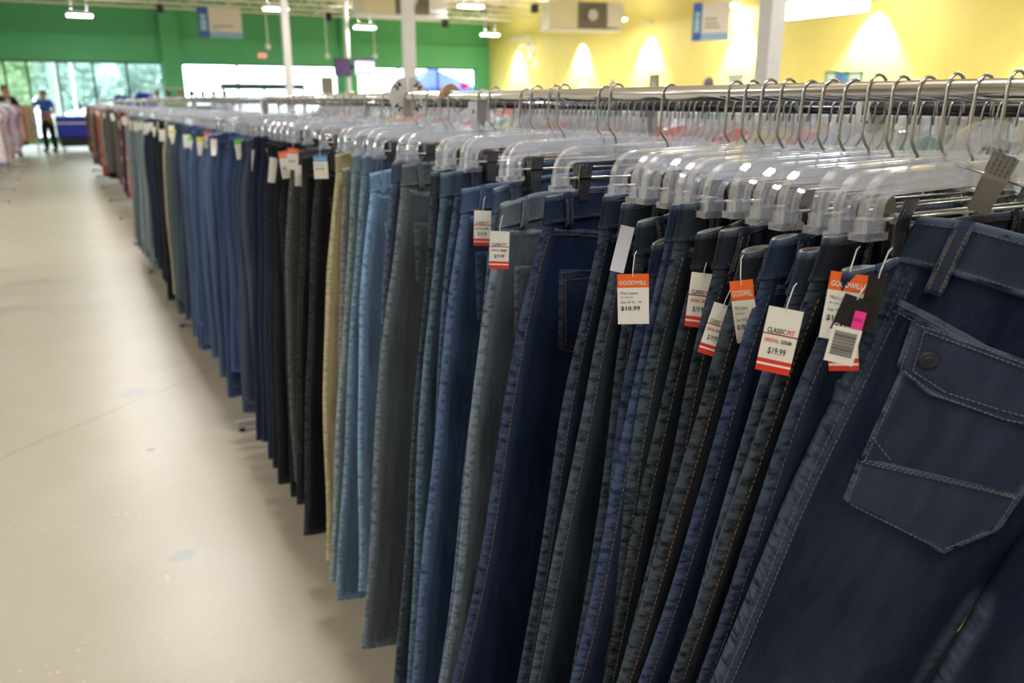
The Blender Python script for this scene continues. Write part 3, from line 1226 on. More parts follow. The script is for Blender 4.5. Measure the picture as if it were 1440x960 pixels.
def make_pant_hanger():
    t = thing('clip_hanger', 'x', 'hanger')
    obj('hook', hook_mesh(), t)
    m = MB().sweep(bar_path(), IPROF)
    m.box(-.012, .012, -.007, .007, -.094, -.076)
    for s in (-1, 1):
        m.box(s * .178 - .0145, s * .178 + .0145, -.0085, .0085, -.128, -.121)
        m.box(s * .178 - .011, s * .178 + .011, -.007, .007, -.121, -.110)
    for x in (-.06, -.03, .03, .06):
        m.box(x - .003, x + .003, -.004, .004, -.068, -.062)
    m.build('bar', M['clear'], t)
    MB().tube([(-.176, 0, -.112), (.176, 0, -.112)], .0016, 8).build('rod', M['steel'], t, smooth=True)
    cm = clip_mesh()
    for s in (-1, 1):
        c = obj('clip', cm, t)
        c.location.x = .143 * s
    kids(t)
    return t


def make_shirt_hanger():
    t = thing('shirt_hanger', 'x', 'hanger')
    obj('hook', hook_mesh('darkmetal'), t)
    p = []
    for k in range(-8, 9):
        u = k / 8
        p.append((.205 * u, 0, -.088 - .062 * abs(u) ** 1.5 - (.012 if abs(u) > .95 else 0)))
    m = MB().sweep(p, IPROF)
    m.box(-.014, .014, -.0035, .0035, -.1, -.014)
    m.build('bar', M['clear'], t)
    kids(t)
    return t


PH = make_pant_hanger()
SH = make_shirt_hanger()
used = set()


def hang(proto, loc, rz, label, group, ry=0.0):
    o = proto if proto.name not in used else copy_tree(proto)
    used.add(proto.name)
    o.location = loc
    o.rotation_euler = (0, ry, rz)
    o['label'] = label
    o['group'] = group
    return o


# ------------------------------------------------------------------ jeans
def tab(t, x, smooth=True):
    if x >= t[0][0]:
        return t[0][1]
    for (a, va), (b, vb) in zip(t, t[1:]):
        if x >= b:
            k = (x - a) / (b - a)
            if smooth:
                k = k * k * (3 - 2 * k)
            return va + (vb - va) * k
    return t[-1][1]


def sstep(a, b, x):
    k = min(1, max(0, (x - a) / (b - a)))
    return k * k * (3 - 2 * k)


class Jean:
    def __init__(s, seed, L=1.06, w0=.198, hip=.232, hem=.268, gap=.045, rise=.27, th=.034, fold=.008, t0=.036, lean=(0, 0), pinch=.7):
        R = random.Random(seed)
        s.R = R
        s.L, s.rise, s.th, s.fold, s.pinch = L, rise, th, fold, pinch
        s.XO = [(0, w0), (-.045, w0 + .003), (-.10, w0 + (hip - w0) * .45), (-.18, hip - .004), (-.30, hip + (hem - hip) * .14), (-.62, hip + (hem - hip) * .52), (-L, hem)]
        s.XI = [(-rise, 0), (-rise - .12, gap * .45), (-L, gap)]
        s.T = [(0, t0), (-.06, t0 * .8), (-.2, th), (-.55, th), (-L, th * .85)]
        s.ph = [R.uniform(0, 6.28) for _ in range(12)]
        s.f1, s.f2 = R.uniform(2.2, 3.6), R.uniform(5.0, 7.5)
        s.lean = lean
        s.droop = R.uniform(.004, .016)
        s.drop2 = R.uniform(-.006, .006)

    def xo(s, z, h):
        k = 0 if h < 0 else 3
        d = min(1, max(0, -z - .02) / .25)
        return tab(s.XO, z, False) + d * (.0050 * sin(z * 4.5 + s.ph[k]) + .0018 * sin(z * 12 + s.ph[k + 1]))

    def xi(s, z):
        return 0.0 if z >= -s.rise else tab(s.XI, z)

    def thick(s, e, ax, z):
        P = sqrt(max(0, 1 - min(1, e) ** 3.6))
        b = sstep(-s.rise + .12, -s.rise, z)
        if b > 0:
            m = 2 * e - 1
            P = P * (1 - b) + b * sqrt(max(0, 1 - abs(m) ** 2.6))
        t = tab(s.T, z) * P
        t *= 1 - s.pinch * exp(-((ax - .143) / .017) ** 2) * exp(min(0, z + .012) / .045)
        return t

    def bend(s, x, z):
        A = s.fold * (.25 + .75 * min(1, -z / .3))
        v = A * (.6 * sin(2 * pi * (x * s.f1 + z * .35) + s.ph[6]) + .4 * sin(2 * pi * (x * s.f2 - z * .5) + s.ph[7]))
        v += .006 * sin(z * 7 + s.ph[8]) * min(1, -z / .2)
        v += s.lean[0] * z + s.lean[1] * z * x
        v += .007 * cos(pi * x / .286) * exp(min(0, z) / .06) * (1 if abs(x) < .143 else 0)
        return v

    def zt(s, x, z, side):
        w = tab(s.XO, z, False)
        f = exp(z / .12)
        k = (x / w) ** 2
        return z + f * (-s.droop * k * k * (1.3 if x < 0 else .8) + s.drop2 * x / w - (.018 * (1 - k) if side > 0 else 0))

    def pt(s, x, z, side, off=0.0):
        h = -1 if x < 0 else 1
        xo, xi = s.xo(z, h), s.xi(z)
        e = min(1, max(0, (abs(x) - xi) / max(1e-6, xo - xi)))
        T = s.thick(e, abs(x), z)
        return Vector((x, s.bend(x, z) + side * (T / 2 + off), s.zt(x, z, side)))

    def body(s, nx=14, nz=40):
        m = MB()
        m.uv, m.wear = [], []
        es = [(1 - cos(pi * k / nx)) / 2 for k in range(nx + 1)]
        zs = [-.03 - .012 * k for k in range(4)] + [-.066 - (s.L - .066) * ((k + 1) / nz) for k in range(nz)]
        # put one row exactly on the crotch
        i = min(range(len(zs)), key=lambda q: abs(zs[q] + s.rise))
        zs[i] = -s.rise
        for h in (-1, 1):
            for side in (1, -1):
                rows = []
                for z in zs:
                    xo, xi = s.xo(z, h), s.xi(z)
                    row = []
                    for e in es:
                        x = h * (xi + (xo - xi) * e)
                        T = s.thick(e, abs(x), z)
                        if z <= -s.rise and e == 0:
                            T = 0
                        p = Vector((x, s.bend(x, z) + side * T / 2, s.zt(x, z, side) if z > -.4 else z))
                        row.append(p)
                        m.uv.append((x * 1.05 + side * 1.7 + (e > .8) * (e - .8) * .06 * h, z))
                        wv = .0
                        if e > .955:
                            wv = .95 if nx > 10 else .45
                        elif e > .9:
                            wv = .5 if nx > 10 else .3
                        if z < -s.rise and e < .05:
                            wv = max(wv, .5)
                        leg = exp(-((e - .5) / .27) ** 2) * exp(-((z + .5) / .17) ** 2) * .30
                        seat = exp(-((e - .5) / .3) ** 2) * exp(-((z + .3) / .07) ** 2) * .28 if side < 0 else 0
                        wv = max(wv, leg, seat, .8 if z < -s.L + .012 else 0)
                        m.wear.append(wv)
                    rows.append(row)
                m.grid(rows)
        return m.mesh('body', M['denim'], smooth=True, weld=2e-5)

    def ring(s, z, n=26):
        pts = []
        for side in (1, -1):
            for k in range(n):
                u = -cos(pi * k / n) * side
                x = u * s.xo(z, -1 if u < 0 else 1)
                e = abs(u)
                pts.append((x, s.bend(x, z) + side * s.thick(e, abs(x), z) / 2, side, z))
        return pts

    def band_mesh(s, n=26, lo=-.042):
        m = MB()
        m.uv, m.wear = [], []
        rows, mats = [], []
        spec = [(lo, .0008), (lo, .0022), (lo + .003, .0030), (lo + .008, .0018), (-.02, .0016), (-.006, .0018), (-.001, .0024), (.0022, .0012),
                (.0022, -.0012), (-.003, -.0022), (-.03, -.0022)]
        for z, off in spec:
            zz = min(0, z)
            r = s.ring(zz, n)
            N = len(r)
            row = []
            for k, (x, y, side, _) in enumerate(r):
                a, b = r[k - 1], r[(k + 1) % N]
                t = Vector((b[0] - a[0], b[1] - a[1]))
                if t.length < 1e-9:
                    t = Vector((1, 0))
                t.normalize()
                nn = Vector((-t.y, t.x))
                zq = s.zt(x, zz, side) + (z - zz)
                row.append(Vector((x + nn.x * off, y + nn.y * off, zq)))
                m.uv.append((x + side * 1.7 + 5, z))
                m.wear.append(2.2 if z >= -.001 else .9 if off >= .0024 else .25)
            rows.append(row)
        ids = m.grid(rows, closed=True)
        N = len(rows[0])
        for k in range(len(m.f)):
            m.mi[k] = 1 if k >= 7 * N else 0
        return m

    def waistband(s, stitch=False, thread='thread', lo=-.042):
        m = s.band_mesh(lo=lo)
        mats = [M['denim'], M['lining'], M[thread]]
        if stitch:
            for z in (-.005, lo + .005):
                s.dashes(m, [(-.19, z), (.19, z)], 2, off=.0022)
        return m.mesh('waistband', mats, smooth=True)

    def dashes(s, m, poly, mi, off=.0032, ln=.0030, gap=.0014, wd=.00034, side=-1):
        for (ax, az), (bx, bz) in zip(poly, poly[1:]):
            d = Vector((bx - ax, bz - az))
            L = d.length
            if L < 1e-6:
                continue
            d /= L
            n_ = Vector((-d.y, d.x)) * wd
            k = 0
            while k + ln < L:
                i0 = len(m.v)
                for o_ in (off, off + .0007):
                    for q in (k, k + ln):
                        for sg in (-1, 1):
                            x = ax + d.x * q + n_.x * sg
                            z = az + d.y * q + n_.y * sg
                            m.v.append(tuple(s.pt(x, z, side, o_)))
                            if m.uv is not None:
                                m.uv.append((x, z))
                                m.wear.append(0.0)
                for q in ((4, 5, 7, 6), (0, 1, 5, 4), (2, 6, 7, 3), (0, 4, 6, 2), (1, 3, 7, 5)):
                    m.face([i0 + t for t in q], mi)
                k += ln + gap

    def loop_mesh(s, x0, side=-1, wd=.0056, slant=0.0, z1=-.05, stitch=False):
        m = MB()
        m.uv, m.wear = [], []
        rows = []
        zs = [.003, -.002, -.012, -.025, -.038, z1 + .004, z1]
        offs = [.0022, .0052, .0066, .007, .0066, .0052, .0026]
        for z, o_ in zip(zs, offs):
            x = x0 + slant * z
            row = []
            for (dx, oo) in ((-wd, o_ - .0016), (-wd, o_), (-wd * .5, o_ + .0006), (wd * .5, o_ + .0006), (wd, o_), (wd, o_ - .0016)):
                p = s.pt(x + dx, min(z, 0), side, oo)
                if z > 0:
                    p.z += z
                row.append(p)
                m.uv.append((x + dx, z))
                m.wear.append(.9 if abs(dx) == wd else .35)
            rows.append(row)
        m.grid(rows, closed=True)
        m.face(list(range(6)))
        m.face(list(range(len(m.v) - 6, len(m.v)))[::-1])
        if stitch:
            for dx in (-wd * .62, wd * .62):
                s.dashes(m, [(x0 + dx + slant * -.004, -.006), (x0 + dx + slant * z1, z1 + .004)], 1, off=.0072, wd=.0004, side=side)
        return m.mesh('belt_loop', [M['denim'], M['thread']], smooth=False)

    def patch(s, poly, off=.0026, side=-1, n=9, nr=11, mi=0, m=None, skirt=True, wear=.35):
        """a piece of denim of convex outline poly lying on the back of the jeans"""
        m = m or MB()
        if m.uv is None:
            m.uv, m.wear = [], []
        zmax, zmin = max(p[1] for p in poly), min(p[1] for p in poly)
        rows = []
        for r in range(nr + 1):
            z = zmax - (zmax - zmin) * min(max(r / nr, .002), .998)
            xsx = []
            for (a, b) in zip(poly, poly[1:] + poly[:1]):
                if (a[1] - z) * (b[1] - z) <= 0 and abs(a[1] - b[1]) > 1e-9:
                    k = (z - a[1]) / (b[1] - a[1])
                    xsx.append(a[0] + (b[0] - a[0]) * k)
            x0, x1 = min(xsx), max(xsx)
            row = []
            for c in range(n + 1):
                x = x0 + (x1 - x0) * c / n
                edge = c in (0, n) or r in (0, nr)
                row.append((s.pt(x, z, side, off - (.0004 if edge else 0)), x, z, edge))
            rows.append(row)
        if skirt:
            def low(q):
                return (s.pt(q[1], q[2], side, -.0012), q[1], q[2], True)
            rows = [[low(r_[0])] + r_ + [low(r_[-1])] for r_ in rows]
            rows = [[low(q) for q in rows[0]]] + rows + [[low(q) for q in rows[-1]]]
        for r_ in rows:
            for (p, x, z, ed) in r_:
                m.uv.append((x + 9, z))
                m.wear.append(.9 if ed else wear * .42)
        m.grid([[q[0] for q in r_] for r_ in rows], mi)
        return m


def shrink(poly, d):
    cx = sum(p[0] for p in poly) / len(poly)
    cz = sum(p[1] for p in poly) / len(poly)
    out = []
    for x, z in poly:
        v = Vector((x - cx, z - cz))
        L = v.length
        v *= max(0, (L - d * 1.35)) / L
        out.append((cx + v.x, cz + v.y))
    return out


POCK = lambda xc, zt_, wd=.072, h=.15: [(xc - wd, zt_), (xc + wd, zt_ - .004), (xc + wd * .92, zt_ - h * .8), (xc, zt_ - h), (xc - wd * .92, zt_ - h * .82)]


def make_jeans(J, near=True, loops=(-.165, -.06, .06, .165), thread='thread', cat='jeans', name='jeans', pockets=True, nz=40, nx=14, plainmat=None):
    t = thing(name, 'x', cat)
    obj('body', J.body(nx, nz), t)
    obj('waistband', J.waistband(near, thread), t)
    for x in loops:
        obj('belt_loop', J.loop_mesh(x, -1, slant=random.uniform(-.15, .15), stitch=near), t)
    if pockets:
        for s in (-1, 1):
            poly = POCK(s * .105, -.115)
            m = J.patch(poly)
            if near:
                loop = shrink(poly, .004)
                J.dashes(m, loop + loop[:1], 1)
                l2 = shrink(poly, .010)
                J.dashes(m, l2[1:] + l2[:1], 1)
                J.dashes(m, [(poly[0][0] + .008, poly[0][1] - .016), (poly[1][0] - .008, poly[1][1] - .016)], 1)
            obj('back_pocket', m.mesh('back_pocket', [M['denim'], M[thread]], smooth=False), t)
    if near:
        m = MB()
        p = J.pt(0, -.02, 1, .003)
        m.tube([p, p + Vector((0, .003, 0)), p + Vector((0, .0035, 0))], [.0085, .0085, .006], 14)
        m.build('button', M['darkmetal'], t, smooth=True)
        for h in (-1, 1):        # yoke seam and outseam, double stitched
            m = MB()
            m.uv, m.wear = [], []
            pl = [(h * .012, -.085), (h * .19, -.052)]
            J.dashes(m, pl, 0, off=.0012)
            J.dashes(m, [(a, b - .006) for a, b in pl], 0, off=.0012)
            zs = [-.06 - k * .05 for k in range(int((J.L - .08) / .05))]
            J.dashes(m, [(h * (J.xo(z, h) - .010), z) for z in zs], 0, off=.0010, ln=.004, gap=.0026)
            m.build('seam_stitching', M[thread], t)
            yk = [(h * .006, -.081), (h * .186, -.049), (h * .186, -.060), (h * .006, -.092)]
            obj('yoke_seam', J.patch(yk, off=.0008, n=12, nr=5, wear=1.6).mesh('yoke_seam', M['denim'], smooth=True), t)
    return t


JG = 'jeans along the front rail'
HG = 'clip hangers along the front rail'

# ------------------------------------------------------------------ price tags
def tag_style(style, wd, h):
    """rows of (z from top, material) and lettering list (text, x, z, height, width, material, weight)"""
    W_, H_ = wd, h
    if style == 'goodwill':
        return [(.0, 'orange'), (.27, 'white')], [
            ('GOODWILL', -.44, .21, .085, .86, 'white', .012), ("Men's Jeans", -.40, .40, .055, .55, 'ink', 0), ("Men's Bottoms", -.40, .47, .03, .40, 'ink', 0),
            ('Size: W 32 - 34', -.40, .58, .05, .66, 'ink', 0), ('$10.99', -.40, .72, .085, .62, 'ink', .02)]
    if style == 'classic':
        return [(0, 'white'), (.40, 'darkred'), (.422, 'white'), (.80, 'red'), (.865, 'white'), (.90, 'red')], [
            ('CLASSIC', -.40, .385, .075, .54, 'ink', .02), ('FIT', .18, .385, .075, .22, 'red', .02),
            ('ORIGINAL', -.42, .535, .06, .42, 'red', .015), ('DENIM', .06, .535, .06, .30, 'ink', .015),
            ('$19.99', -.26, .71, .10, .52, 'ink', .01)]
    if style == 'blue':
        return [(0, 'blueink'), (.27, 'white')], [('GOODWILL', -.42, .20, .08, .84, 'white', .01), ("Men's Jeans", -.4, .42, .06, .6, 'ink', 0), ('$10.99', -.36, .62, .09, .6, 'ink', .02)]
    if style == 'green':
        return [(0, 'greenink'), (.24, 'white')], []
    if style == 'yellow':
        return [(0, 'yellowink'), (.24, 'white')], []
    if style == 'orange':
        return [(0, 'orange'), (.25, 'white')], [("GOODWILL", -.42, .19, .08, .84, 'white', .01), ('$10.99', -.36, .66, .1, .6, 'ink', .02)]
    if style == 'black':
        return [(0, 'blackcard')], [('CLASSIC', -.42, .90, .10, .84, 'white', .02)]
    if style == 'blackplain':
        return [(0, 'blackcard')], []
    if style == 'pink':
        return [(0, 'pink')], [('BASIC', -.36, .45, .16, .7, 'darkred', 0)]
    if style == 'barcode':
        return [(0, 'white')], 'bars'
    if style == 'redbottom':
        return [(0, 'white'), (.6, 'red'), (.75, 'white'), (.83, 'red')], []
    if style == 'strap':
        return [(0, 'greycard')], []
    return [(0, 'white')], []


def add_tag(root, pos, style, wd=.036, h=.06, yaw=None, roll=0.0, curl=0.0, string=.02, label=None, k=1.0, name='price_tag'):
    wd, h = wd * k, h * k
    if yaw is None:
        yaw = -math.atan2(pos.x, pos.y)
    rows, lets = tag_style(style, wd, h)
    names = []
    for _, n_ in rows:
        if n_ not in names:
            names.append(n_)

    def P(x, z, o=0.0):
        """x in tag widths, z in tag heights from the top"""
        zz = z * h
        if abs(curl) > 1e-4:
            a = curl * z
            R_ = h / curl
            return Vector((x * wd, -(R_ * (1 - cos(a))) - o * cos(a), -R_ * sin(a) - o * sin(a) * 0))
        return Vector((x * wd, -o, -zz))
    m = MB()
    cuts = [r[0] for r in rows] + [1.0]
    zs, mats = [], []
    for i, (c0, nm) in enumerate(rows):
        c1 = cuts[i + 1]
        k = max(1, int((c1 - c0) * 14))
        for q in range(k):
            zs.append((c0 + (c1 - c0) * q / k, c0 + (c1 - c0) * (q + 1) / k, names.index(nm)))
    for (a, b, mi) in zs:
        i0 = len(m.v)
        for z in (a, b):
            for o in (0, .0005):
                for x in (-.5, .5):
                    m.v.append(tuple(P(x, z, o)))
        for q in ((0, 1, 5, 4), (2, 6, 7, 3), (0, 4, 6, 2), (1, 3, 7, 5)):
            m.face([i0 + t for t in q], mi)
    if string:
        m.tube([P(0, .06, .0006), Vector((0, -.002, .004)), Vector((.002, .004, string)), Vector((.004, .012, string * 1.1))], .0005, 5, len(names))
    o = m.build(name, [M[n_] for n_ in names] + [M['whiteplastic']], root)
    W = Matrix.Translation(pos) @ Matrix.Rotation(yaw, 4, 'Z') @ Matrix.Rotation(roll, 4, 'Y')
    o.matrix_basis = root.matrix_basis.inverted() @ W
    if label:
        o['label'] = label
    if lets == 'bars':
        l = MB()
        R = random.Random(3)
        z = .12
        while z < .78:
            t_ = R.choice((.012, .02, .03))
            i0 = len(l.v)
            for zz in (z, z + t_):
                for x in (-.38, .38):
                    l.v.append(tuple(P(x, zz, .0008)))
            l.face((i0, i0 + 1, i0 + 3, i0 + 2))
            z += t_ + R.choice((.014, .022))
        l.build('barcode', M['ink'], o)
    elif lets:
        l = MB()
        lm = []
        for (s_, x, z, hh, ww, mt, wg) in lets:
            if mt not in lm:
                lm.append(mt)
            letters(l, s_, x, -z, hh, ww, lm.index(mt), wg, lambda a, b: P(a, -b, .0008))
        l.build('lettering', [M[q] for q in lm], o)
    return o


# ------------------------------------------------------------------ the nearest jeans, turned towards the aisle
def flap_jeans():
    J = Jean(501, L=1.02, w0=.182, hip=.186, hem=.135, gap=.004, rise=.285, th=.052, fold=.006, t0=.034, pinch=.55, lean=(.12, 0))
    J.droop, J.drop2 = .012, 0.0
    t = thing('jeans', 'dark blue jeans with a buttoned flap pocket, nearest on the rail, turned outward', 'jeans', (.78, .28, 1.455))
    t.rotation_euler = (0, radians(17), radians(-55))
    Z0 = -.148
    base = Matrix.Translation((0, 0, Z0))

    def add(name, me):
        o = obj(name, me, t)
        o.location = (0, 0, Z0)
        return o
    add('body', J.body(22, 64))
    add('waistband', J.waistband(True, 'palethread', lo=-.046))
    add('belt_loop', J.loop_mesh(-.148, -1, wd=.0072, slant=-.02, z1=-.066, stitch=True))
    add('belt_loop', J.loop_mesh(0.02, -1, wd=.0072, z1=-.066, stitch=True))
    add('belt_loop', J.loop_mesh(0.15, -1, wd=.0072, z1=-.066, stitch=True))
    for h in (-1, 1):
        m = MB()
        m.uv, m.wear = [], []
        pl = [(h * .01, -.112), (h * .172, -.082)]
        J.dashes(m, pl, 0, off=.0012)
        J.dashes(m, [(a, b - .007) for a, b in pl], 0, off=.0012)
        zs = [-.06 - k * .05 for k in range(18)]
        J.dashes(m, [(h * (J.xo(z, h) - .012), z) for z in zs], 0, off=.0010, ln=.004, gap=.0024)
        J.dashes(m, [(h * (J.xo(z, h) - .019), z) for z in zs], 0, off=.0010, ln=.004, gap=.0024)
        add('seam_stitching', m.mesh('seam_stitching', M['palethread']))
        yk = [(h * .006, -.107), (h * .168, -.078), (h * .168, -.091), (h * .006, -.120)]
        add('yoke_seam', J.patch(yk, off=.0009, n=22, nr=8, wear=2.2).mesh('yoke_seam', M['denim'], smooth=True))
    for sg in (1, -1):
        fx = lambda pts: [(x * sg, z) for x, z in pts] if sg == 1 else [(-x, z) for x, z in pts][::-1]
        pouch = fx([(-.143, -.115), (-.012, -.115), (-.018, -.228), (-.046, -.268), (-.137, -.262), (-.141, -.2)])
        m = J.patch(pouch, off=.003, n=16, nr=16, wear=.5)
        lp = shrink(pouch, .003)
        J.dashes(m, lp + lp[:1], 1, off=.0036)
        J.dashes(m, fx([(-.14, -.198), (-.115, -.212), (-.098, -.225), (-.078, -.222), (-.02, -.196)]), 1, off=.0036)
        J.dashes(m, fx([(-.126, -.244), (-.052, -.252), (-.024, -.222)]), 1, off=.0036)
        pk = add('back_pocket', m.mesh('back_pocket', [M['denim'], M['palethread']]))
        band = fx([(-.1415, -.219), (-.018, -.192), (-.0175, -.228), (-.046, -.269), (-.1375, -.2635)])
        m = J.patch(band, off=.0046, n=14, nr=10, wear=.8)
        J.dashes(m, fx([(-.139, -.2225), (-.02, -.1955)]), 1, off=.0052)
        lp = shrink(band, .003)
        J.dashes(m, lp + lp[:1], 1, off=.0052)
        obj('pocket_band', m.mesh('pocket_band', [M['denim'], M['palethread']]), pk)
        flap = fx([(-.152, -.092), (.0, -.092), (-.004, -.13), (-.052, -.143), (-.115, -.145), (-.147, -.134)])
        m = J.patch(flap, off=.0056, n=14, nr=9, wear=.6)
        lp = shrink(flap, .003)
        J.dashes(m, lp + lp[:1], 1, off=.0063)
        lp = shrink(flap, .010)
        J.dashes(m, lp + lp[:1], 1, off=.0063)
        add('pocket_flap', m.mesh('pocket_flap', [M['denim'], M['palethread']]))
        m = MB()
        p = J.pt(-.126 * sg, -.118, -1, .0062)
        m.tube([p, p - Vector((0, .0022, 0)), p - Vector((0, .003, 0)), p - Vector((0, .0026, 0)), p - Vector((0, .0034, 0))], [.0078, .0078, .0062, .004, .0025], 18)
        add('pocket_button', m.mesh('pocket_button', M['mullion'], smooth=False))
        m = MB()
        J.dashes(m, [(-.118 * sg, -.113), (-.104 * sg, -.106)], 0, off=.0065, ln=.02, gap=.001, wd=.0012)
        add('buttonhole', m.mesh('buttonhole', M['palethread']))
    paint(t, srgb(21, 30, 56), .9)
    h = hang(PH, (.78, .28, 1.455), radians(-55), 'tilted clear plastic clip hanger holding the nearest flap-pocket jeans', HG, radians(17))
    return t, J


flapj, FJ = flap_jeans()
flapj['group'] = JG

ORD = ('first second third fourth fifth sixth seventh eighth ninth tenth eleventh twelfth thirteenth fourteenth fifteenth sixteenth seventeenth eighteenth '
       'nineteenth twentieth').split()
TENS = {20: 'twenty', 30: 'thirty', 40: 'forty', 50: 'fifty', 60: 'sixty', 70: 'seventy', 80: 'eighty', 90: 'ninety'}


def ordinal(n):
    """n counts from 1"""
    if n <= 20:
        return ORD[n - 1]
    if n % 10 == 0:
        if n == 100:
            return 'hundredth'
        if n > 100:
            return 'hundred-and-' + ordinal(n - 100)
        return TENS[n][:-1] + 'ieth'
    if n > 100:
        return 'hundred-and-' + ordinal(n - 100)
    return TENS[n - n % 10] + '-' + ORD[n % 10 - 1]


# (x, y in the photograph of the aisle-side waist corner), dye, fade, jean settings, label
NEAR = [
    ((1217, 368), (40, 52, 84), .5, dict(th=.026), 'mid-blue jeans half hidden behind the flap-pocket pair, black tag on them'),
    ((1203, 331), (24, 30, 44), .6, dict(th=.03), 'near-black jeans with one pale grey belt loop, orange tag on them'),
    ((1146, 348), (40, 50, 74), .7, dict(th=.034, t0=.048), 'dark blue jeans whose open waist shows a beige lining'),
    ((1126, 338), (38, 52, 92), .5, dict(th=.024), 'blue jeans squeezed behind the beige-lined waist'),
    ((1073, 346), (26, 32, 44), .7, dict(th=.032, t0=.046), 'charcoal blue jeans with tan double stitching at the open waist'),
    ((1084, 321), (32, 38, 58), .6, dict(th=.024), 'dark indigo jeans tucked behind the charcoal blue pair'),
    ((1062, 318), (20, 25, 32), .5, dict(th=.024), 'black-blue jeans with a narrow rolled waist end'),
    ((1016, 294), (32, 44, 60), .6, dict(th=.03, t0=.044), 'dark teal-blue jeans with a wide waistband, curled tag beside them'),
    ((987, 300), (36, 52, 92), .5, dict(th=.028), 'narrow bright navy jeans left of the wide dark waistband'),
    ((918, 316), (32, 48, 88), .4, dict(th=.034, t0=.044), 'dark navy jeans with a stitched belt loop facing out, behind the ten-dollar tag'),
    ((906, 291), (38, 48, 70), .6, dict(th=.026), 'slate blue jeans with a rolled waist, right of the grey label strap'),
    ((884, 284), (40, 54, 70), .6, dict(th=.028), 'greenish dark jeans with a grey folded label strap'),
    ((868, 277), (30, 38, 66), .5, dict(th=.028), 'black-navy jeans left of the grey label strap'),
    ((777, 266), (30, 46, 86), .35, dict(th=.04, hip=.236, hem=.35, gap=.12), 'plain deep blue jeans with a large visible back pocket'),
    ((714, 270), (84, 94, 106), .9, dict(th=.036, t0=.046), 'faded grey work jeans with the nineteen-dollar tag'),
    ((700, 247), (58, 72, 100), .8, dict(th=.03), 'grey-blue jeans with a rolled waist behind the nineteen-dollar tag'),
    ((652, 257), (54, 72, 106), .9, dict(th=.036), 'mottled mid-blue jeans left of the nineteen-dollar tag'),
    ((657, 234), (40, 56, 84), .6, dict(th=.028), 'dark blue jeans just behind the mottled pair'),
    ((620, 238), (62, 84, 104), .8, dict(th=.034), 'teal-grey jeans with one pale belt loop'),
    ((607, 233), (40, 52, 66), .6, dict(th=.026), 'dark slate jeans right of the grey denim pair'),
    ((571, 234), (86, 94, 102), .5, dict(th=.036), 'grey denim jeans with small orange pocket tab'),
    ((557, 224), (58, 70, 92), .6, dict(th=.03), 'navy-grey jeans left of the grey denim pair'),
    ((524, 233), (104, 134, 170), 1.0, dict(th=.034), 'light faded blue jeans with whiskered thighs'),
    ((514, 219), (90, 112, 136), .6, dict(th=.034), 'pale slate-blue jeans left of the light faded pair'),
    ((497, 217), (108, 124, 130), .6, dict(th=.032), 'grey-green washed jeans two left of the light faded pair'),
    ((482, 226), (116, 118, 120), .4, dict(th=.032), 'light grey jeans right of the khaki trousers'),
    ((472, 210), (184, 172, 136), .1, dict(th=.036), 'khaki trousers, the only pale yellow pair on the rail'),
    ((447, 214), (26, 26, 29), .2, dict(th=.034), 'black jeans with a blue-headed price tag'),
    ((427, 212), (22, 22, 25), .2, dict(th=.034), 'black jeans right of the orange-headed tag'),
    ((410, 208), (70, 70, 74), .3, dict(th=.034), 'charcoal grey jeans with an orange-headed and a blank tag'),
]
YS = []
last = .472
for i, (px, col, fade, kw, lab) in enumerate(NEAR):
    p = at_x(px[0], px[1], .585)
    y = max(p.y, last + (.030 if i else .0))
    last = y
    if abs(y - 1.6) < .03:
        y = 1.6 + (.03 if y > 1.6 else -.03)
    YS.append((y, p.z))
pairs = []
for i, ((px, col, fade, kw, lab), (y, z)) in enumerate(zip(NEAR, YS)):
    R = random.Random(900 + i)
    args = dict(L=R.uniform(1.02, 1.12), hem=R.uniform(.285, .32), hip=R.uniform(.216, .228), fold=R.uniform(.007, .009), gap=R.uniform(.07, .11),
                lean=(-.19 * exp(-i / 9.0) + R.uniform(-.004, .004), R.uniform(-.010, .010)))
    args.update(kw)
    J = Jean(100 + i, **args)
    J.f1, J.f2 = 2.7, 6.1
    J.ph[6], J.ph[7], J.ph[8] = .4 + .22 * i, 2.0 + .3 * i, .9 + .17 * i
    khaki = 'khaki' in lab
    t = make_jeans(J, True, loops=(-.181 + R.uniform(0, .026), -.05, .06, .165), thread='thread' if col[2] < 100 and i % 3 else 'palethread',
                   name='trousers' if khaki else 'jeans', cat='trousers' if khaki else 'jeans')
    dz = min(.012, max(-.035, z - 1.335))
    rz = radians(-1.0 + 3.5 * sin(i * .8) + R.uniform(-1.2, 1.2))
    t.location = (RX, y, 1.335 + dz)
    t.rotation_euler = (0, radians(R.uniform(-2.5, 2.5)), rz)
    tag(t, lab, None, JG)
    paint(t, [min(.8, q * (1.35 if i >= 14 else 0.8)) for q in srgb(*col)], fade)  # near-end shade and brighter middle light put into the dye
    lab_h = lab.split(',')[0]
    ws = ('clear plastic clip hanger holding the ' + lab_h).split()
    hang(PH, (RX, y, RZ + R.uniform(-.002, .004)), rz + radians(R.uniform(-2, 2)), ' '.join(ws[:16]), HG)
    pairs.append((t, y, J))

# price tags hanging among the near jeans


def T(idx, px, dy, style, **kw):
    t, y, J = pairs[idx]
    return add_tag(t, at_y(px[0], px[1], y + dy), style, k=.84, **kw)


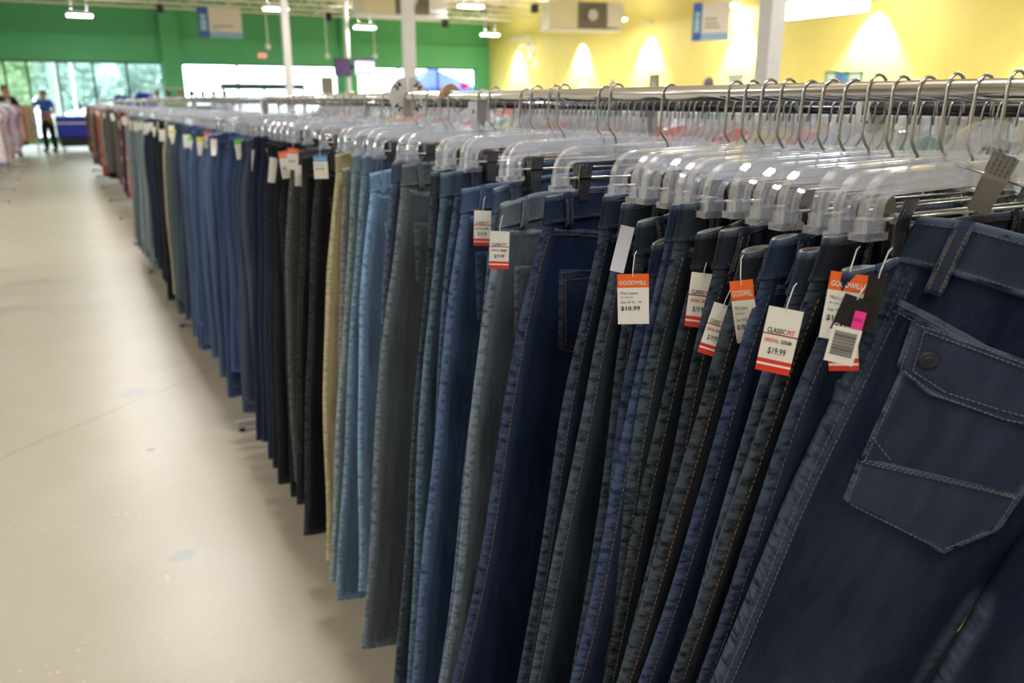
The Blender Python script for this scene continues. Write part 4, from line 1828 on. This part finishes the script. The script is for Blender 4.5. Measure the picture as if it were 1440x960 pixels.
T(14, (703, 325), -.030, 'classic', wd=.0345, h=.067, roll=radians(2), label='white price tag with red stripes')
T(16, (679, 296), -.030, 'classic', wd=.034, h=.070, roll=radians(2), label='white price tag with red stripes')
T(14, (764, 330), -.022, 'classic', wd=.034, h=.068, yaw=radians(-118), label='white price tag seen edge on')
T(9, (890, 385), -.050, 'goodwill', wd=.040, h=.066, roll=radians(-3), label='white price tag with an orange head')
T(11, (883, 318), -.050, 'strap', wd=.019, h=.064, roll=radians(12), curl=.5, string=0, name='size_label', label='grey folded label strap')
T(8, (990, 384), -.050, 'classic', wd=.031, h=.072, roll=radians(4), label='white price tag with red stripes, half covered')
T(7, (1018, 428), -.060, 'classic', wd=.024, h=.068, roll=radians(14), label='tilted white price tag with red stripes')
T(6, (1042, 394), -.075, 'goodwill', wd=.026, h=.090, roll=radians(-10), curl=-.7, label='curled price tag with an orange head')
T(4, (1106, 434), -.082, 'classic', wd=.036, h=.073, roll=radians(7), label='white price tag with red stripes, half covered')
T(1, (1195, 384), -.030, 'goodwill', wd=.036, h=.072, roll=radians(4), label='white price tag with an orange head')
T(1, (1185, 478), -.024, 'redbottom', wd=.030, h=.034, roll=radians(-8), string=0, label='white and red tag end')
T(1, (1207, 418), -.042, 'black', wd=.026, h=.040, roll=radians(16), string=.012, label='black tag with white letters')
T(1, (1211, 438), -.046, 'pink', wd=.011, h=.024, roll=radians(8), string=0, name='sticker', label='pink sticker')
T(1, (1192, 461), -.050, 'barcode', wd=.028, h=.038, roll=radians(8), string=0, name='barcode_sticker', label='white barcode sticker')
T(0, (1237, 386), -.022, 'blackplain', wd=.018, h=.060, roll=radians(8), label='plain black tag')
T(27, (450, 218), -.05, 'blue', wd=.042, h=.070, label='white price tag with a blue head')
T(29, (412, 208), -.05, 'orange', wd=.036, h=.072, roll=radians(6), label='white price tag with an orange head')
T(29, (419, 232), -.055, 'blank', wd=.022, h=.070, roll=radians(3), label='blank white tag')

# ------------------------------------------------------------------ the rest of the jeans down the rail
FAR_ARGS = [dict(L=1.06, th=.055, fold=.012), dict(L=1.02, th=.05, hem=.25, fold=.014), dict(L=1.10, th=.055, hem=.28, fold=.011),
            dict(L=1.0, th=.06, hip=.24, fold=.015), dict(L=1.13, th=.05, hem=.26, gap=.07, fold=.012)]
protos = []
for i, a in enumerate(FAR_ARGS):
    t = make_jeans(Jean(300 + i, **a), False, nz=26, nx=9, loops=(-.165, .0, .165), thread='thread')
    kids(t)
    protos.append(t)
fresh = set(p.name for p in protos)


def place_pants(k, loc, rz, col, fade, label, group, scale=(1, 1, 1)):
    p = protos[k]
    if p.name in fresh:
        fresh.discard(p.name)
        o = p
    else:
        o = copy_tree(p)
    o.location = loc
    o.rotation_euler = (0, 0, rz)
    o.scale = scale
    o['label'] = label
    o['group'] = group
    paint_copy(o, col, fade)
    return o


BANDS = [(398, 'dark navy', (34, 38, 66)), (364, 'black', (24, 25, 30)), (345, 'dark navy', (32, 38, 64)), (338, 'light blue', (92, 112, 146)),
         (322, 'slate blue', (62, 74, 100)), (308, 'navy blue', (44, 60, 104)), (288, 'mid-blue', (58, 78, 124)), (268, 'dusty blue', (72, 92, 130)),
         (250, 'mid-blue', (62, 82, 122)), (238, 'slate blue', (66, 82, 108)), (228, 'dark slate', (48, 58, 78)), (219, 'grey-green', (96, 110, 112)),
         (213, 'beige', (172, 160, 136)), (205, 'black', (26, 27, 32)), (192, 'dark navy', (32, 40, 64)), (178, 'pale grey-blue', (122, 138, 144))]
TAGSTY = ['orange', 'blank', 'yellow', 'blank', 'green', 'blank', 'orange', 'blank', 'blank']
y = YS[-1][0] + .07
n = len(NEAR) + 1
R = random.Random(44)
ti = 0
while y < 8.62:
    n += 1
    xp = 75 + 790 / y
    nm, col = BANDS[-1][1:]
    for (bx, b_n, b_c) in BANDS:
        if xp >= bx:
            nm, col = b_n, b_c
            break
    v = R.uniform(.86, 1.16)
    c = srgb(*[min(255, q * v) for q in col])
    k = R.randrange(5)
    rz = radians(-2 + 6 * sin(n * .6) + R.uniform(-2.5, 2.5))
    dz = R.uniform(-.02, .006)
    lb = '%s %s, %s pair along the front rail from the near end' % (nm, 'trousers' if nm == 'beige' else 'jeans', ordinal(n))
    o = place_pants(k, (RX + R.uniform(-.008, .008), y, 1.335 + dz), rz, c, (.12 if nm in ('black', 'dark navy') else R.uniform(.3, .8)), lb, JG, (1, R.uniform(.8, 1.1), R.uniform(.97, 1.04)))
    hang(PH, (RX, y, RZ + R.uniform(-.002, .004)), rz, 'clear plastic clip hanger holding the %s pair along the front rail' % ordinal(n), HG)
    if n % 2 == 0 or xp < 300 and n % 3:
        st = TAGSTY[ti % len(TAGSTY)]
        ti += 1
        add_tag(o, Vector((RX - .19 + R.uniform(-.03, .05), y - .045, 1.31 + R.uniform(-.03, .01))), st, wd=.034, h=R.uniform(.06, .085),
                roll=radians(R.uniform(-14, 14)), curl=R.uniform(-.4, .4), string=0,
                label={'orange': 'white tag with an orange head', 'yellow': 'white tag with a yellow head', 'green': 'white tag with a green head'}.get(st, 'blank white tag'))
    y += R.uniform(.072, .098)
    for yp in POSTS:
        if abs(y - yp) < .05:
            y = yp + .052

# patterned trousers and skirts beyond the jeans
COLS = [('teal and brown print', (110, 116, 96), 1), ('salmon print', (206, 130, 112), 1), ('navy', (36, 44, 76), 0), ('dark denim blue', (50, 60, 88), 0),
        ('maroon print', (120, 56, 70), 1), ('teal green', (64, 102, 98), 0), ('olive', (118, 116, 84), 0), ('rust brown', (150, 90, 60), 0),
        ('maroon', (92, 30, 54), 0), ('grey', (112, 114, 118), 0), ('teal green', (64, 102, 94), 0), ('olive print', (122, 118, 84), 1), ('black', (26, 26, 28), 0),
        ('cream', (202, 190, 166), 0), ('rust orange', (176, 92, 52), 0), ('brown', (92, 70, 56), 0), ('black print', (44, 42, 44), 1), ('coral', (196, 96, 92), 0),
        ('plum', (84, 44, 70), 0), ('tan print', (168, 142, 112), 1)]
tp = []
for i, a in enumerate((dict(L=.92, th=.06, hem=.27, fold=.016), dict(L=.86, th=.07, hem=.25, gap=.02, fold=.018))):
    J = Jean(400 + i, **a)
    t = thing('trousers', 'x', 'trousers')
    obj('body', J.body(9, 24), t)
    mb = J.band_mesh(n=14)
    obj('waistband', mb.mesh('waistband', [M['denim'], M['lining']], smooth=True), t)
    for me in [c.data for c in t.children]:
        me.materials[0] = M['cloth']
    kids(t)
    tp.append(t)
pr = []
for i, t in enumerate(list(tp)):
    c = copy_tree(t)
    for ch in CHILD[c.name]:
        ch.data = ch.data.copy()
        ch.data.materials[0] = M['print']
    pr.append(c)
fr2 = set(q.name for q in tp + pr)
y = 9.15
n = 0
R = random.Random(61)
while y < 19.8:
    nm, col, pt_ = COLS[n % len(COLS)]
    n += 1
    p = (pr if pt_ else tp)[R.randrange(2)]
    if p.name in fr2:
        fr2.discard(p.name)
        o = p
    else:
        o = copy_tree(p)
    rz = radians(R.uniform(-54, -36)) if n <= 9 else radians(R.uniform(-22, 16))
    o.location = (RX + R.uniform(-.02, .02), y, 1.335)
    o.rotation_euler = (0, 0, rz)
    o.scale = (1, 1, R.uniform(.85, 1.12))
    o['label'] = '%s trousers, %s pair on the far rack beyond the jeans' % (nm, ordinal(n))
    o['group'] = 'trousers on the far rack'
    paint_copy(o, srgb(*col), .2)
    hang(PH, (RX, y, RZ), rz, 'clear plastic hanger of the %s pair of trousers on the far rack' % ordinal(n), 'clip hangers on the far rack')
    if n % 5 == 1:
        add_tag(o, Vector((RX - .2, y - .06, 1.31)), 'orange' if n % 2 else 'blank', wd=.036, h=.08, roll=radians(R.uniform(-12, 12)), string=0, label='white tag')
    y += R.uniform(.34, .42) if n < 9 else R.uniform(.12, .19)
for q in tp + pr:
    if q.name in fr2:
        for ch in CHILD[q.name]:
            bpy.data.objects.remove(ch)
        bpy.data.objects.remove(q)


# ------------------------------------------------------------------ tops on the second rail
def shirt_mesh(seed, L=.68, th=.016):
    R = random.Random(seed)
    m = MB()
    W_ = [(-.080, .055), (-.092, .10), (-.115, .175), (-.135, .205), (-.16, .232), (-.26, .262), (-.30, .25), (-.33, .225), (-.5, .222), (-L, .235)]
    zs = [-.080, -.086, -.092, -.10, -.112, -.124, -.137, -.16, -.2, -.25, -.30, -.34, -.4, -.46, -.52, -.58, -L]
    nx = 16
    ph = R.uniform(0, 6)
    for side in (1, -1):
        rows = []
        for z in zs:
            w_ = tab(W_, z)
            row = []
            for k in range(nx + 1):
                u = -cos(pi * k / nx)
                T_ = th * sqrt(max(0, 1 - u ** 4)) * (.45 + .55 * min(1, (-.075 - z) / .12))
                dip = .035 * (1 - (u) ** 2) * exp((z + .08) / .03) * (1 if side > 0 else .35)
                b_ = .010 * sin(u * 5 + ph + z * 4) * min(1, (-z - .1) / .2)
                row.append((u * w_, b_ + side * T_ / 2, z - dip))
            rows.append(row)
        m.grid(rows)
    return m.mesh('shirt', M['cloth'], smooth=True, weld=1e-5)


sm = [shirt_mesh(k) for k in range(3)]
SC = [('white', (228, 226, 224)), ('off-white', (224, 222, 214)), ('pale grey', (206, 206, 210)), ('white', (234, 234, 234)), ('pale blue', (190, 208, 226)), ('off-white', (230, 226, 218)), ('pale grey', (214, 214, 220)), ('white', (226, 228, 232)), ('pale blue', (170, 198, 222)), ('coral', (232, 92, 84)), ('white', (220, 218, 216)), ('orange', (244, 98, 40)), ('light grey', (190, 190, 196)),
      ('sky blue', (112, 168, 214)), ('pale yellow', (220, 218, 150)), ('white', (232, 232, 232)), ('olive', (108, 116, 70)), ('mint', (170, 212, 200)), ('dark purple', (58, 36, 72)),
      ('crimson', (186, 34, 66)), ('aqua', (130, 200, 206)), ('lilac', (190, 180, 214)), ('black', (34, 34, 38)), ('white', (226, 226, 230)), ('pink', (236, 150, 160)),
      ('navy', (40, 48, 82)), ('teal', (50, 140, 140))]
y = .38
n = 0
R = random.Random(77)
while y < 7.6:
    n += 1
    nm, col = SC[R.randrange(len(SC))]
    rz = pi + radians(R.uniform(-7, 7))
    o = obj('shirt', sm[R.randrange(3)])
    o.location = (SX, y, SZ - .006)
    o.rotation_euler = (0, 0, rz)
    o.color = (*srgb(*col), 1)
    tag(o, '%s top, %s along the second rail from the near end' % (nm, ordinal(n)), 'shirt', 'tops along the second rail')
    hang(SH, (SX, y, SZ), rz, 'clear plastic shoulder hanger, %s along the second rail from the near end' % ordinal(n), 'shoulder hangers along the second rail')
    y += (R.uniform(.018, .028) if y < 2.2 else R.uniform(.05, .075))


# third and fourth rails: hangers too small here to show their parts
rack('double clothes rack of tops behind the long rack of jeans', .4, 12.2, 2.05, 1.452, 2.52, 1.446, posts=(.9, 2.9, 4.9, 6.9, 8.9, 11.8))


def small_hanger():
    m = MB()
    p = []
    for k in range(-6, 7):
        u = k / 6
        p.append((.205 * u, 0, -.088 - .062 * abs(u) ** 1.5))
    m.sweep(p, IPROF, 0)
    m.box(-.014, .014, -.0035, .0035, -.1, -.014)
    m.tube([(.0165, 0, -.02), (.0135, 0, 0), (0, 0, .0135), (-.0135, 0, 0), (-.0155, 0, -.045), (-.003, 0, -.064), (0, 0, -.09)], .0018, 6, 1)
    return m.mesh('shirt_hanger', [M['clear'], M['darkmetal']])


shm = small_hanger()
for (X_, Z_, lab) in ((2.05, 1.452, 'third'), (2.52, 1.446, 'fourth')):
    y = 1.05 if lab == 'third' else 1.3
    n = 0
    R = random.Random(int(X_ * 100))
    while y < 7.4:
        n += 1
        nm, col = SC[R.randrange(len(SC))]
        rz = pi * (lab == 'fourth') + radians(R.uniform(-8, 8))
        o = obj('shirt', sm[R.randrange(3)])
        o.location = (X_, y, Z_ - .006)
        o.rotation_euler = (0, 0, rz)
        o.color = (*srgb(*col), 1)
        tag(o, '%s top, %s along the %s rail from the near end' % (nm, ordinal(n), lab), 'shirt', 'tops along the %s rail' % lab)
        h_ = obj('shirt_hanger', shm)
        h_.location = (X_, y, Z_)
        h_.rotation_euler = (0, 0, rz)
        tag(h_, 'clear plastic shoulder hanger, %s along the %s rail from the near end' % (ordinal(n), lab), 'hanger', 'shoulder hangers along the %s rail' % lab)
        y += R.uniform(.085, .115)

pm_ = [shirt_mesh(40 + k, 1.05, .07) for k in range(3)]
for (X_, Y0, Y1, lab) in ((3.9, 1.6, 13.5, 'fifth'), (6.6, 3.0, 17.5, 'sixth')):
    rack('single clothes rack of pale garments, %s rail from the jeans' % lab, Y0, Y1, X_, 1.43, posts=(Y0 + .3, (Y0 + Y1) / 2, Y1 - .3))
    y = Y0 + .12
    n = 0
    R = random.Random(int(X_ * 10))
    while y < Y1 - .1:
        n += 1
        nm, col = SC[R.randrange(8) if R.random() < .7 else R.randrange(len(SC))]
        o = obj('long_top', pm_[R.randrange(3)])
        o.location = (X_, y, 1.497)
        o.rotation_euler = (0, 0, radians(R.uniform(-12, 12)))
        o.color = (*srgb(*col), 1)
        tag(o, '%s long top, %s along the %s rail from the near end' % (nm, ordinal(n), lab), 'shirt', 'garments along the %s rail' % lab)
        y += R.uniform(.15, .22)

# ------------------------------------------------------------------ size dividers on the rails
def divider(name, x, y, z, r, txt, label, rz=0.0, col='whiteplastic'):
    t = thing(name, label, 'size divider', (x, y, z), rz)
    m = MB()
    n_ = 48
    rows = []
    for k in range(n_ + 1):
        a = radians(96) + radians(348) * k / n_
        c, s_ = cos(a), sin(a)
        rows.append([(r * c, .0008, r * s_), (.0118 * c, .0008, .0118 * s_), (.0118 * c, -.0008, .0118 * s_), (r * c, -.0008, r * s_)])
    m.grid(rows, closed=True)
    m.build('disc', M[col], t)
    l = MB()
    for k in range(4):
        a = radians(45 + 90 * k)
        ca, sa = cos(a - pi / 2), sin(a - pi / 2)
        rr = r * .62

        def fn(px, pz):
            return (px * ca - (pz + rr) * sa, -.0012, px * sa + (pz + rr) * ca)
        letters(l, txt, 0, 0, r * .27, r * .42, 0, .03, fn, 'C')
    l.build('lettering', M['ink'], t)
    return t


q = at_x(574, 137, RX)
divider('size_divider', RX, q.y, RZ, .048, '34', 'round white size 34 divider on the front rail', radians(-8))
q = at_x(1229, 160, SX)
divider('size_divider', SX, q.y, SZ, .040, '36', 'round white size 36 divider hanging from the second rail', radians(-6))
q = at_x(632, 123, RX)
m = MB()
rows = []
for k in range(13):
    a = pi * k / 12 * 1.15 - .2
    rows.append([(.013 * cos(a), -.011, .011 * sin(a)), (.013 * cos(a), .011, .011 * sin(a)), (.022 * cos(a), .009, .003 + .024 * sin(a)), (.022 * cos(a), -.009, .003 + .024 * sin(a))])
m.grid(rows, closed=True)
o = m.build('rail_marker', M['tan'], bevel=0)
o.location = (RX, q.y, RZ)
tag(o, 'tan marker bent over the front rail right of the size 34 divider', 'marker')

# ------------------------------------------------------------------ racks on the left of the aisle
rack('single clothes rack of tops on the left side of the aisle', 14.2, 25.5, -.98, 1.43, posts=(14.4, 16.4, 18.4, 20.6, 22.8, 25.2), x2=None)
rack('short single clothes rack at the left edge of the picture', 6.2, 8.75, -.90, 1.40, posts=(6.4, 8.6))
LC = [('pale striped', (206, 202, 204)), ('navy', (44, 52, 88)), ('light blue', (150, 170, 204)), ('white', (226, 224, 222)), ('dark red print', (150, 52, 70)), ('black', (36, 36, 42)),
      ('grey', (140, 142, 150)), ('sea green', (110, 140, 134)), ('cream', (214, 200, 172)), ('denim blue', (76, 96, 130)), ('red and white', (206, 96, 92)), ('mauve', (150, 120, 150))]
lm_ = [shirt_mesh(20 + k, 1.0, .07) for k in range(3)]
lp_ = []
for me in lm_:
    c = me.copy()
    c.materials[0] = M['print']
    lp_.append(c)
y = 14.45
n = 0
while y < 25.3:
    nm, col = LC[n % len(LC)]
    if y > 24.6:
        nm, col = 'red and white', (214, 104, 96)
    n += 1
    pt_ = R.random() < .4
    rz = radians(R.uniform(-24, 24))
    o = obj('long_top', (lp_ if pt_ else lm_)[R.randrange(3)])
    o.location = (-.98, y, 1.43)
    o.rotation_euler = (0, 0, rz)
    o.scale = (1.05, 1, R.uniform(.8, 1.02))
    o.color = (*srgb(*col), 1)
    tag(o, '%s long top, %s on the left rack from its near end' % (nm, ordinal(n)), 'shirt', 'long tops on the left rack')
    hang(SH, (-.98, y, 1.43), rz, 'clear plastic hanger of the %s top on the left rack' % ordinal(n), 'hangers on the left rack')
    y += R.uniform(.13, .2)
for i, (y, sc, nm, col) in enumerate(((7.0, .95, 'navy', (44, 52, 80)), (7.5, .9, 'forest green', (36, 110, 70)), (7.9, 1.0, 'grey', (130, 130, 136)), (8.45, .92, 'cream', (226, 216, 190)))):
    o = obj('long_top', lm_[i % 3])
    o.location = (-.90, y, 1.40)
    o.scale = (1.2 + .12 * (i == 3), 1, sc)
    o.color = (*srgb(*col), 1)
    tag(o, '%s long top at the left edge of the picture, %s on its rack' % (nm, ordinal(i + 1)), 'shirt')
    hang(SH, (-.90, y, 1.40), 0, 'clear hanger of the %s top at the left picture edge' % nm, 'hangers on the left rack')

# cross rack at the aisle's end with coats and trousers
t = thing('clothing_rack', 'cross rack behind the man in blue with dark garments', 'clothes rack', (-2.0, 27.4, 0))
MB().tube([(-1.35, 0, 1.45), (1.5, 0, 1.45)], .0125, 12).build('rail', M['chrome'], t, smooth=True)
for x in (-1.3, 1.45):
    MB().box(x - .015, x + .015, -.015, .015, .03, 1.45).build('upright', M['greysteel'], t)
    MB().box(x - .015, x + .015, -.3, .3, 0, .03).build('foot_bar', M['greysteel'], t)
for i, (x, nm, col, sc) in enumerate(((-1.1, 'grey', (120, 120, 126), .9), (-.8, 'black', (28, 28, 32), 1.1), (-.45, 'navy', (40, 46, 70), 1.05), (-.1, 'black', (26, 26, 30), 1.2),
                                      (.3, 'charcoal', (40, 40, 44), 1.2), (.62, 'black', (22, 22, 26), 1.22), (.92, 'deep red', (150, 40, 48), .62), (1.12, 'black', (26, 26, 28), 1.2), (1.32, 'beige', (176, 156, 128), 1.1))):
    o = obj('coat', lm_[i % 3])
    o.location = (-2.0 + x, 27.4, 1.45)
    o.rotation_euler = (0, 0, radians(62))
    o.scale = (1, 1.4, sc)
    o.color = (*srgb(*col), 1)
    tag(o, '%s long garment, %s from left on the cross rack behind the man in blue' % (nm, ordinal(i + 1)), 'coat', 'garments on the cross rack')

# ------------------------------------------------------------------ far bins and boxes
t = thing('storage_bin', 'blue plastic wheeled bin with a white stripe at the aisle end', 'bin', (.52, 28.4, 0))
m = MB()
m.box(-.55, .55, -.35, .35, .42, 1.02)
m.build('tub', M['bluebin'], t, bevel=.04)
MB().box(-.56, .56, -.36, .36, .80, .85).build('stripe', M['white'], t)
m = MB().box(-.5, .5, -.3, .3, .16, .42)
m.build('base', M['black'], t, bevel=.02)
for sx in (-.42, .42):
    for sy in (-.26, .26):
        MB().tube([(sx - .02, sy, .08), (sx + .02, sy, .08)], .08, 14).build('wheel', M['black'], t)
for (px, py, y, wd, lab) in (((174, 146), None, 25.5, .45, 'rounded blue plastic bag above the rack, left of two'), ((204, 142), None, 26.0, .5, 'rounded blue plastic bag above the rack, right of two')):
    q = at_y(px[0], px[1], y)
    m = MB()
    for k in range(5):
        a = 2 * pi * k / 5
        m.sphere((.12 * cos(a), .1 * sin(a), q.z - .12 + .05 * sin(3 * a)), wd * .38, wd * .36, .32, 12, 8)
    m.box(-.3, .3, -.25, .25, 0, q.z - .3)
    o = m.build('blue_bag', M['bluebin'], smooth=False)
    o.location = (q.x, y, 0)
    tag(o, lab, 'bag', 'blue bags beyond the racks')

# row of small busts on a far shelf in front of the pilaster
t = thing('display_shelf', 'white display shelf with a row of small heads before the green pilaster', 'shelf', (3.5, 26.4, 0))
MB().box(-1.1, 1.3, -.2, .2, 1.44, 1.48).build('shelf_board', M['whitepaint'], t)
for x in (-1.0, 1.2):
    MB().box(x - .03, x + .03, -.18, .18, 0, 1.44).build('upright', M['whitepaint'], t)
MB().box(-1.1, .3, -.2, .2, 1.78, 1.81).build('upper_board', M['whitepaint'], t)
for x in (-1.0, .2):
    MB().box(x - .02, x + .02, -.15, .15, 1.48, 1.78).build('upper_post', M['whitepaint'], t)
for k in range(7):
    m = MB().tube([(0, 0, 0), (0, 0, .03), (0, 0, .08), (0, 0, .10)], [.06, .055, .03, .03], 12)
    m.sphere((0, 0, .18), .075, .085, .10, 12, 8)
    o = m.build('bust', M[('tan', 'grille', 'tan', 'black', 'tan', 'grille', 'mullion')[k]], smooth=True)
    o.location = (3.5 - .85 + k * .31, 26.4, 1.48)
    tag(o, 'small dark bust on the white shelf, %s from the left' % ordinal(k + 1), 'bust', 'busts on the far shelf')


# ------------------------------------------------------------------ people
def skinned(name, verts, edges, radii, mat, parent, levels=2):
    me = bpy.data.meshes.new(name)
    me.from_pydata(verts, edges, [])
    o = obj(name, me, parent)
    me.materials.append(mat)
    md = o.modifiers.new('skin', 'SKIN')
    md.use_smooth_shade = True
    for i, sv in enumerate(me.skin_vertices[0].data):
        r = radii[i]
        sv.radius = (r, r) if not isinstance(r, tuple) else r
        sv.use_root = (i == 0)
    sb = o.modifiers.new('subdivision', 'SUBSURF')
    sb.levels = sb.render_levels = levels
    return o


def person(label, loc, rz, h, arms, legs, top, bottom, hair, jacket=None, bald=False, group=None):
    t = thing('person', label, 'person', loc, rz, group)
    k = h / 1.75
    V, E_, Rr = [], [], []

    def add(p, r, par=None):
        V.append(Vector(p) * k)
        Rr.append((r[0] * k, r[1] * k) if isinstance(r, tuple) else r * k)
        if par is not None:
            E_.append((par, len(V) - 1))
        return len(V) - 1
    pel = add((0, 0, .95), (.155, .11))
    wst = add((0, 0, 1.10), (.145, .105), pel)
    chs = add((0, -.01, 1.30), (.17, .115), wst)
    nck0 = add((0, 0, 1.45), (.085, .07), chs)
    nck = add((0, -.012, 1.51), .052, nck0)
    hd1 = add((0, -.03, 1.58), (.066, .078), nck)
    hd2 = add((0, -.028, 1.66), (.076, .094), hd1)
    add((0, -.02, 1.72), (.055, .07), hd2)
    hands = []
    for s in (-1, 1):
        sh = add((s * .19, 0, 1.42), .062, nck0)
        el = add(arms[s][0], .045, sh)
        wr = add(arms[s][1], .030, el)
        d = (Vector(arms[s][1]) - Vector(arms[s][0])).normalized()
        pm = add(Vector(arms[s][1]) + d * .07, (.034, .018), wr)
        b_ = Vector(arms[s][1]) + d * .085
        for f_ in range(4):
            sd = d.cross(Vector((0, 0, 1)))
            if sd.length < .1:
                sd = Vector((0, 1, 0))
            sd.normalize()
            o_ = sd * (.024 - f_ * .016)
            f1 = add(b_ + o_ + d * .035, .0095, pm)
            add(b_ + o_ + d * (.065 - .006 * abs(f_ - 1)) + Vector((0, 0, -.02)), .0085, f1)
        t1 = add(Vector(arms[s][1]) + d * .035 + sd * .04, .011, wr)
        add(Vector(arms[s][1]) + d * .07 + sd * .05, .0095, t1)
        hp = add((s * .095, 0, .88), (.10, .105), pel)
        kn = add(legs[s][0], .062, hp)
        an = add(legs[s][1], .042, kn)
        ft = add(Vector(legs[s][1]) + Vector((0, -.10, -.05)), (.042, .03), an)
        add(Vector(legs[s][1]) + Vector((0, -.17, -.06)), (.038, .024), ft)
    skinned('body', [tuple(v) for v in V], E_, Rr, M['skin'], t)
    # face
    f = MB()
    hz = Vector((0, -.115, 1.635)) * k
    f.tube([hz + Vector((0, .0, .02)), hz + Vector((0, -.018, -.012)), hz + Vector((0, -.004, -.02))], [.006, .012, .007], 8)
    for s in (-1, 1):
        f.sphere(hz + Vector((s * .03, .014, .02)), .011, .007, .007, 8, 6)
        f.sphere(Vector((s * .076, -.02, 1.63)) * k, .01, .02, .03, 8, 6)
    f.sphere(hz + Vector((0, .006, -.045)), .022, .008, .006, 8, 5)
    f.build('face', M['skin'], t, smooth=True)
    hm = MB()
    rows = []
    for i in range(7):
        th = pi * .62 * i / 6
        rows.append([])
        for q in range(18):
            a = 2 * pi * q / 18
            cut = 1.0
            if i > 3 and sin(a) < -.35:
                th2 = pi * .62 * 3.2 / 6
            else:
                th2 = th
            rows[-1].append(Vector((.088 * sin(th2) * cos(a), -.022 + .108 * sin(th2) * sin(a), 1.648 + .112 * cos(th2))) * k)
    hm.grid(rows, closed=True)
    hm.build('hair', hair, t, smooth=True)
    # clothes follow the same skeleton
    TV = [(0, 0, .93), (0, 0, 1.1), (0, -.01, 1.3), (0, 0, 1.43)]
    TR = [(.17, .125), (.16, .12), (.182, .128), (.10, .085)]
    TE = [(0, 1), (1, 2), (2, 3)]
    for s in (-1, 1):
        i = len(TV)
        TV += [(s * .192, 0, 1.42), tuple((Vector((s * .19, 0, 1.42)) * (.35 if not jacket else 0) + Vector(arms[s][0]) * (.65 if not jacket else 1)))]
        TR += [.075, .066]
        TE += [(3, i), (i, i + 1)]
        if jacket:
            TV.append(tuple(Vector(arms[s][1])))
            TR.append(.045)
            TE.append((i + 1, i + 2))
    skinned('jacket' if jacket else 'shirt', [tuple(Vector(v) * k) for v in TV], TE, [(r[0] * k, r[1] * k) if isinstance(r, tuple) else r * k for r in TR], jacket or top, t)
    if jacket:
        m = MB()
        m.grid([[(-.05 * k, -.135 * k, 1.42 * k), (.05 * k, -.135 * k, 1.42 * k)], [(-.045 * k, -.155 * k, 1.3 * k), (.045 * k, -.155 * k, 1.3 * k)], [(-.02 * k, -.15 * k, 1.08 * k), (.02 * k, -.15 * k, 1.08 * k)]])
        m.build('shirt_front', top, t, smooth=True)
    else:
        m = MB()
        m.tube([Vector((.062 * cos(a), -.006 + .055 * sin(a), 1.472 - .012 * sin(a))) * k for a in [2 * pi * q / 14 for q in range(15)]], .014, 8)
        m.build('collar', top, t, smooth=True)
    BV = [(0, 0, .97), (0, 0, .90)]
    BR = [(.165, .125), (.15, .12)]
    BE = [(0, 1)]
    for s in (-1, 1):
        i = len(BV)
        an = Vector(legs[s][1])
        BV += [(s * .095, 0, .84), legs[s][0], (an.x, an.y, an.z - .03)]
        BR += [(.115, .115), .085, .07]
        BE += [(1, i), (i, i + 1), (i + 1, i + 2)]
    skinned('trousers', [tuple(Vector(v) * k) for v in BV], BE, [(r[0] * k, r[1] * k) if isinstance(r, tuple) else r * k for r in BR], bottom, t)
    for s in (-1, 1):
        a = Vector(legs[s][1])
        m = MB().sphere(Vector((a.x, a.y - .07, .045)) * k, .05 * k, .145 * k, .045 * k, 14, 8)
        m.build('shoe', M['black'], t, smooth=True)
    return t


person('person in blue polo shirt and black trousers standing in the aisle, arm stretched left', (-.24, 28.6, 0), radians(-32), 1.76,
       {-1: ((-.34, -.12, 1.24), (-.42, -.34, 1.24)), 1: ((.29, -.02, 1.14), (.12, -.24, 1.10))},
       {-1: ((-.12, -.03, .50), (-.13, .02, .09)), 1: ((.12, -.02, .50), (.16, .0, .09))}, M['polo'], M['blackcloth'], M['hair'])
person('person in dark jacket over pale shirt behind the left clothes rack', (-1.12, 26.5, 0), radians(20), 1.86,
       {-1: ((-.27, 0, 1.14), (-.25, -.12, .90)), 1: ((.27, 0, 1.14), (.25, -.12, .90))},
       {-1: ((-.11, -.01, .50), (-.12, .02, .09)), 1: ((.11, -.01, .50), (.12, .02, .09))}, M['paleshirt'], M['blackcloth'], M['hair'], jacket=M['blackcloth'])
q = at_y(998, 108, 12.0)
t_ = 1.72 / 1.72
person('person with grey hair standing far behind the racks, only the head showing', (q.x, q.y, 0), radians(160), min(1.86, q.z + .0), 
       {-1: ((-.27, 0, 1.14), (-.25, -.12, .90)), 1: ((.27, 0, 1.14), (.25, -.12, .90))},
       {-1: ((-.11, -.01, .50), (-.12, .02, .09)), 1: ((.11, -.01, .50), (.12, .02, .09))}, M['paleshirt'], M['blackcloth'], M['greyhair'])
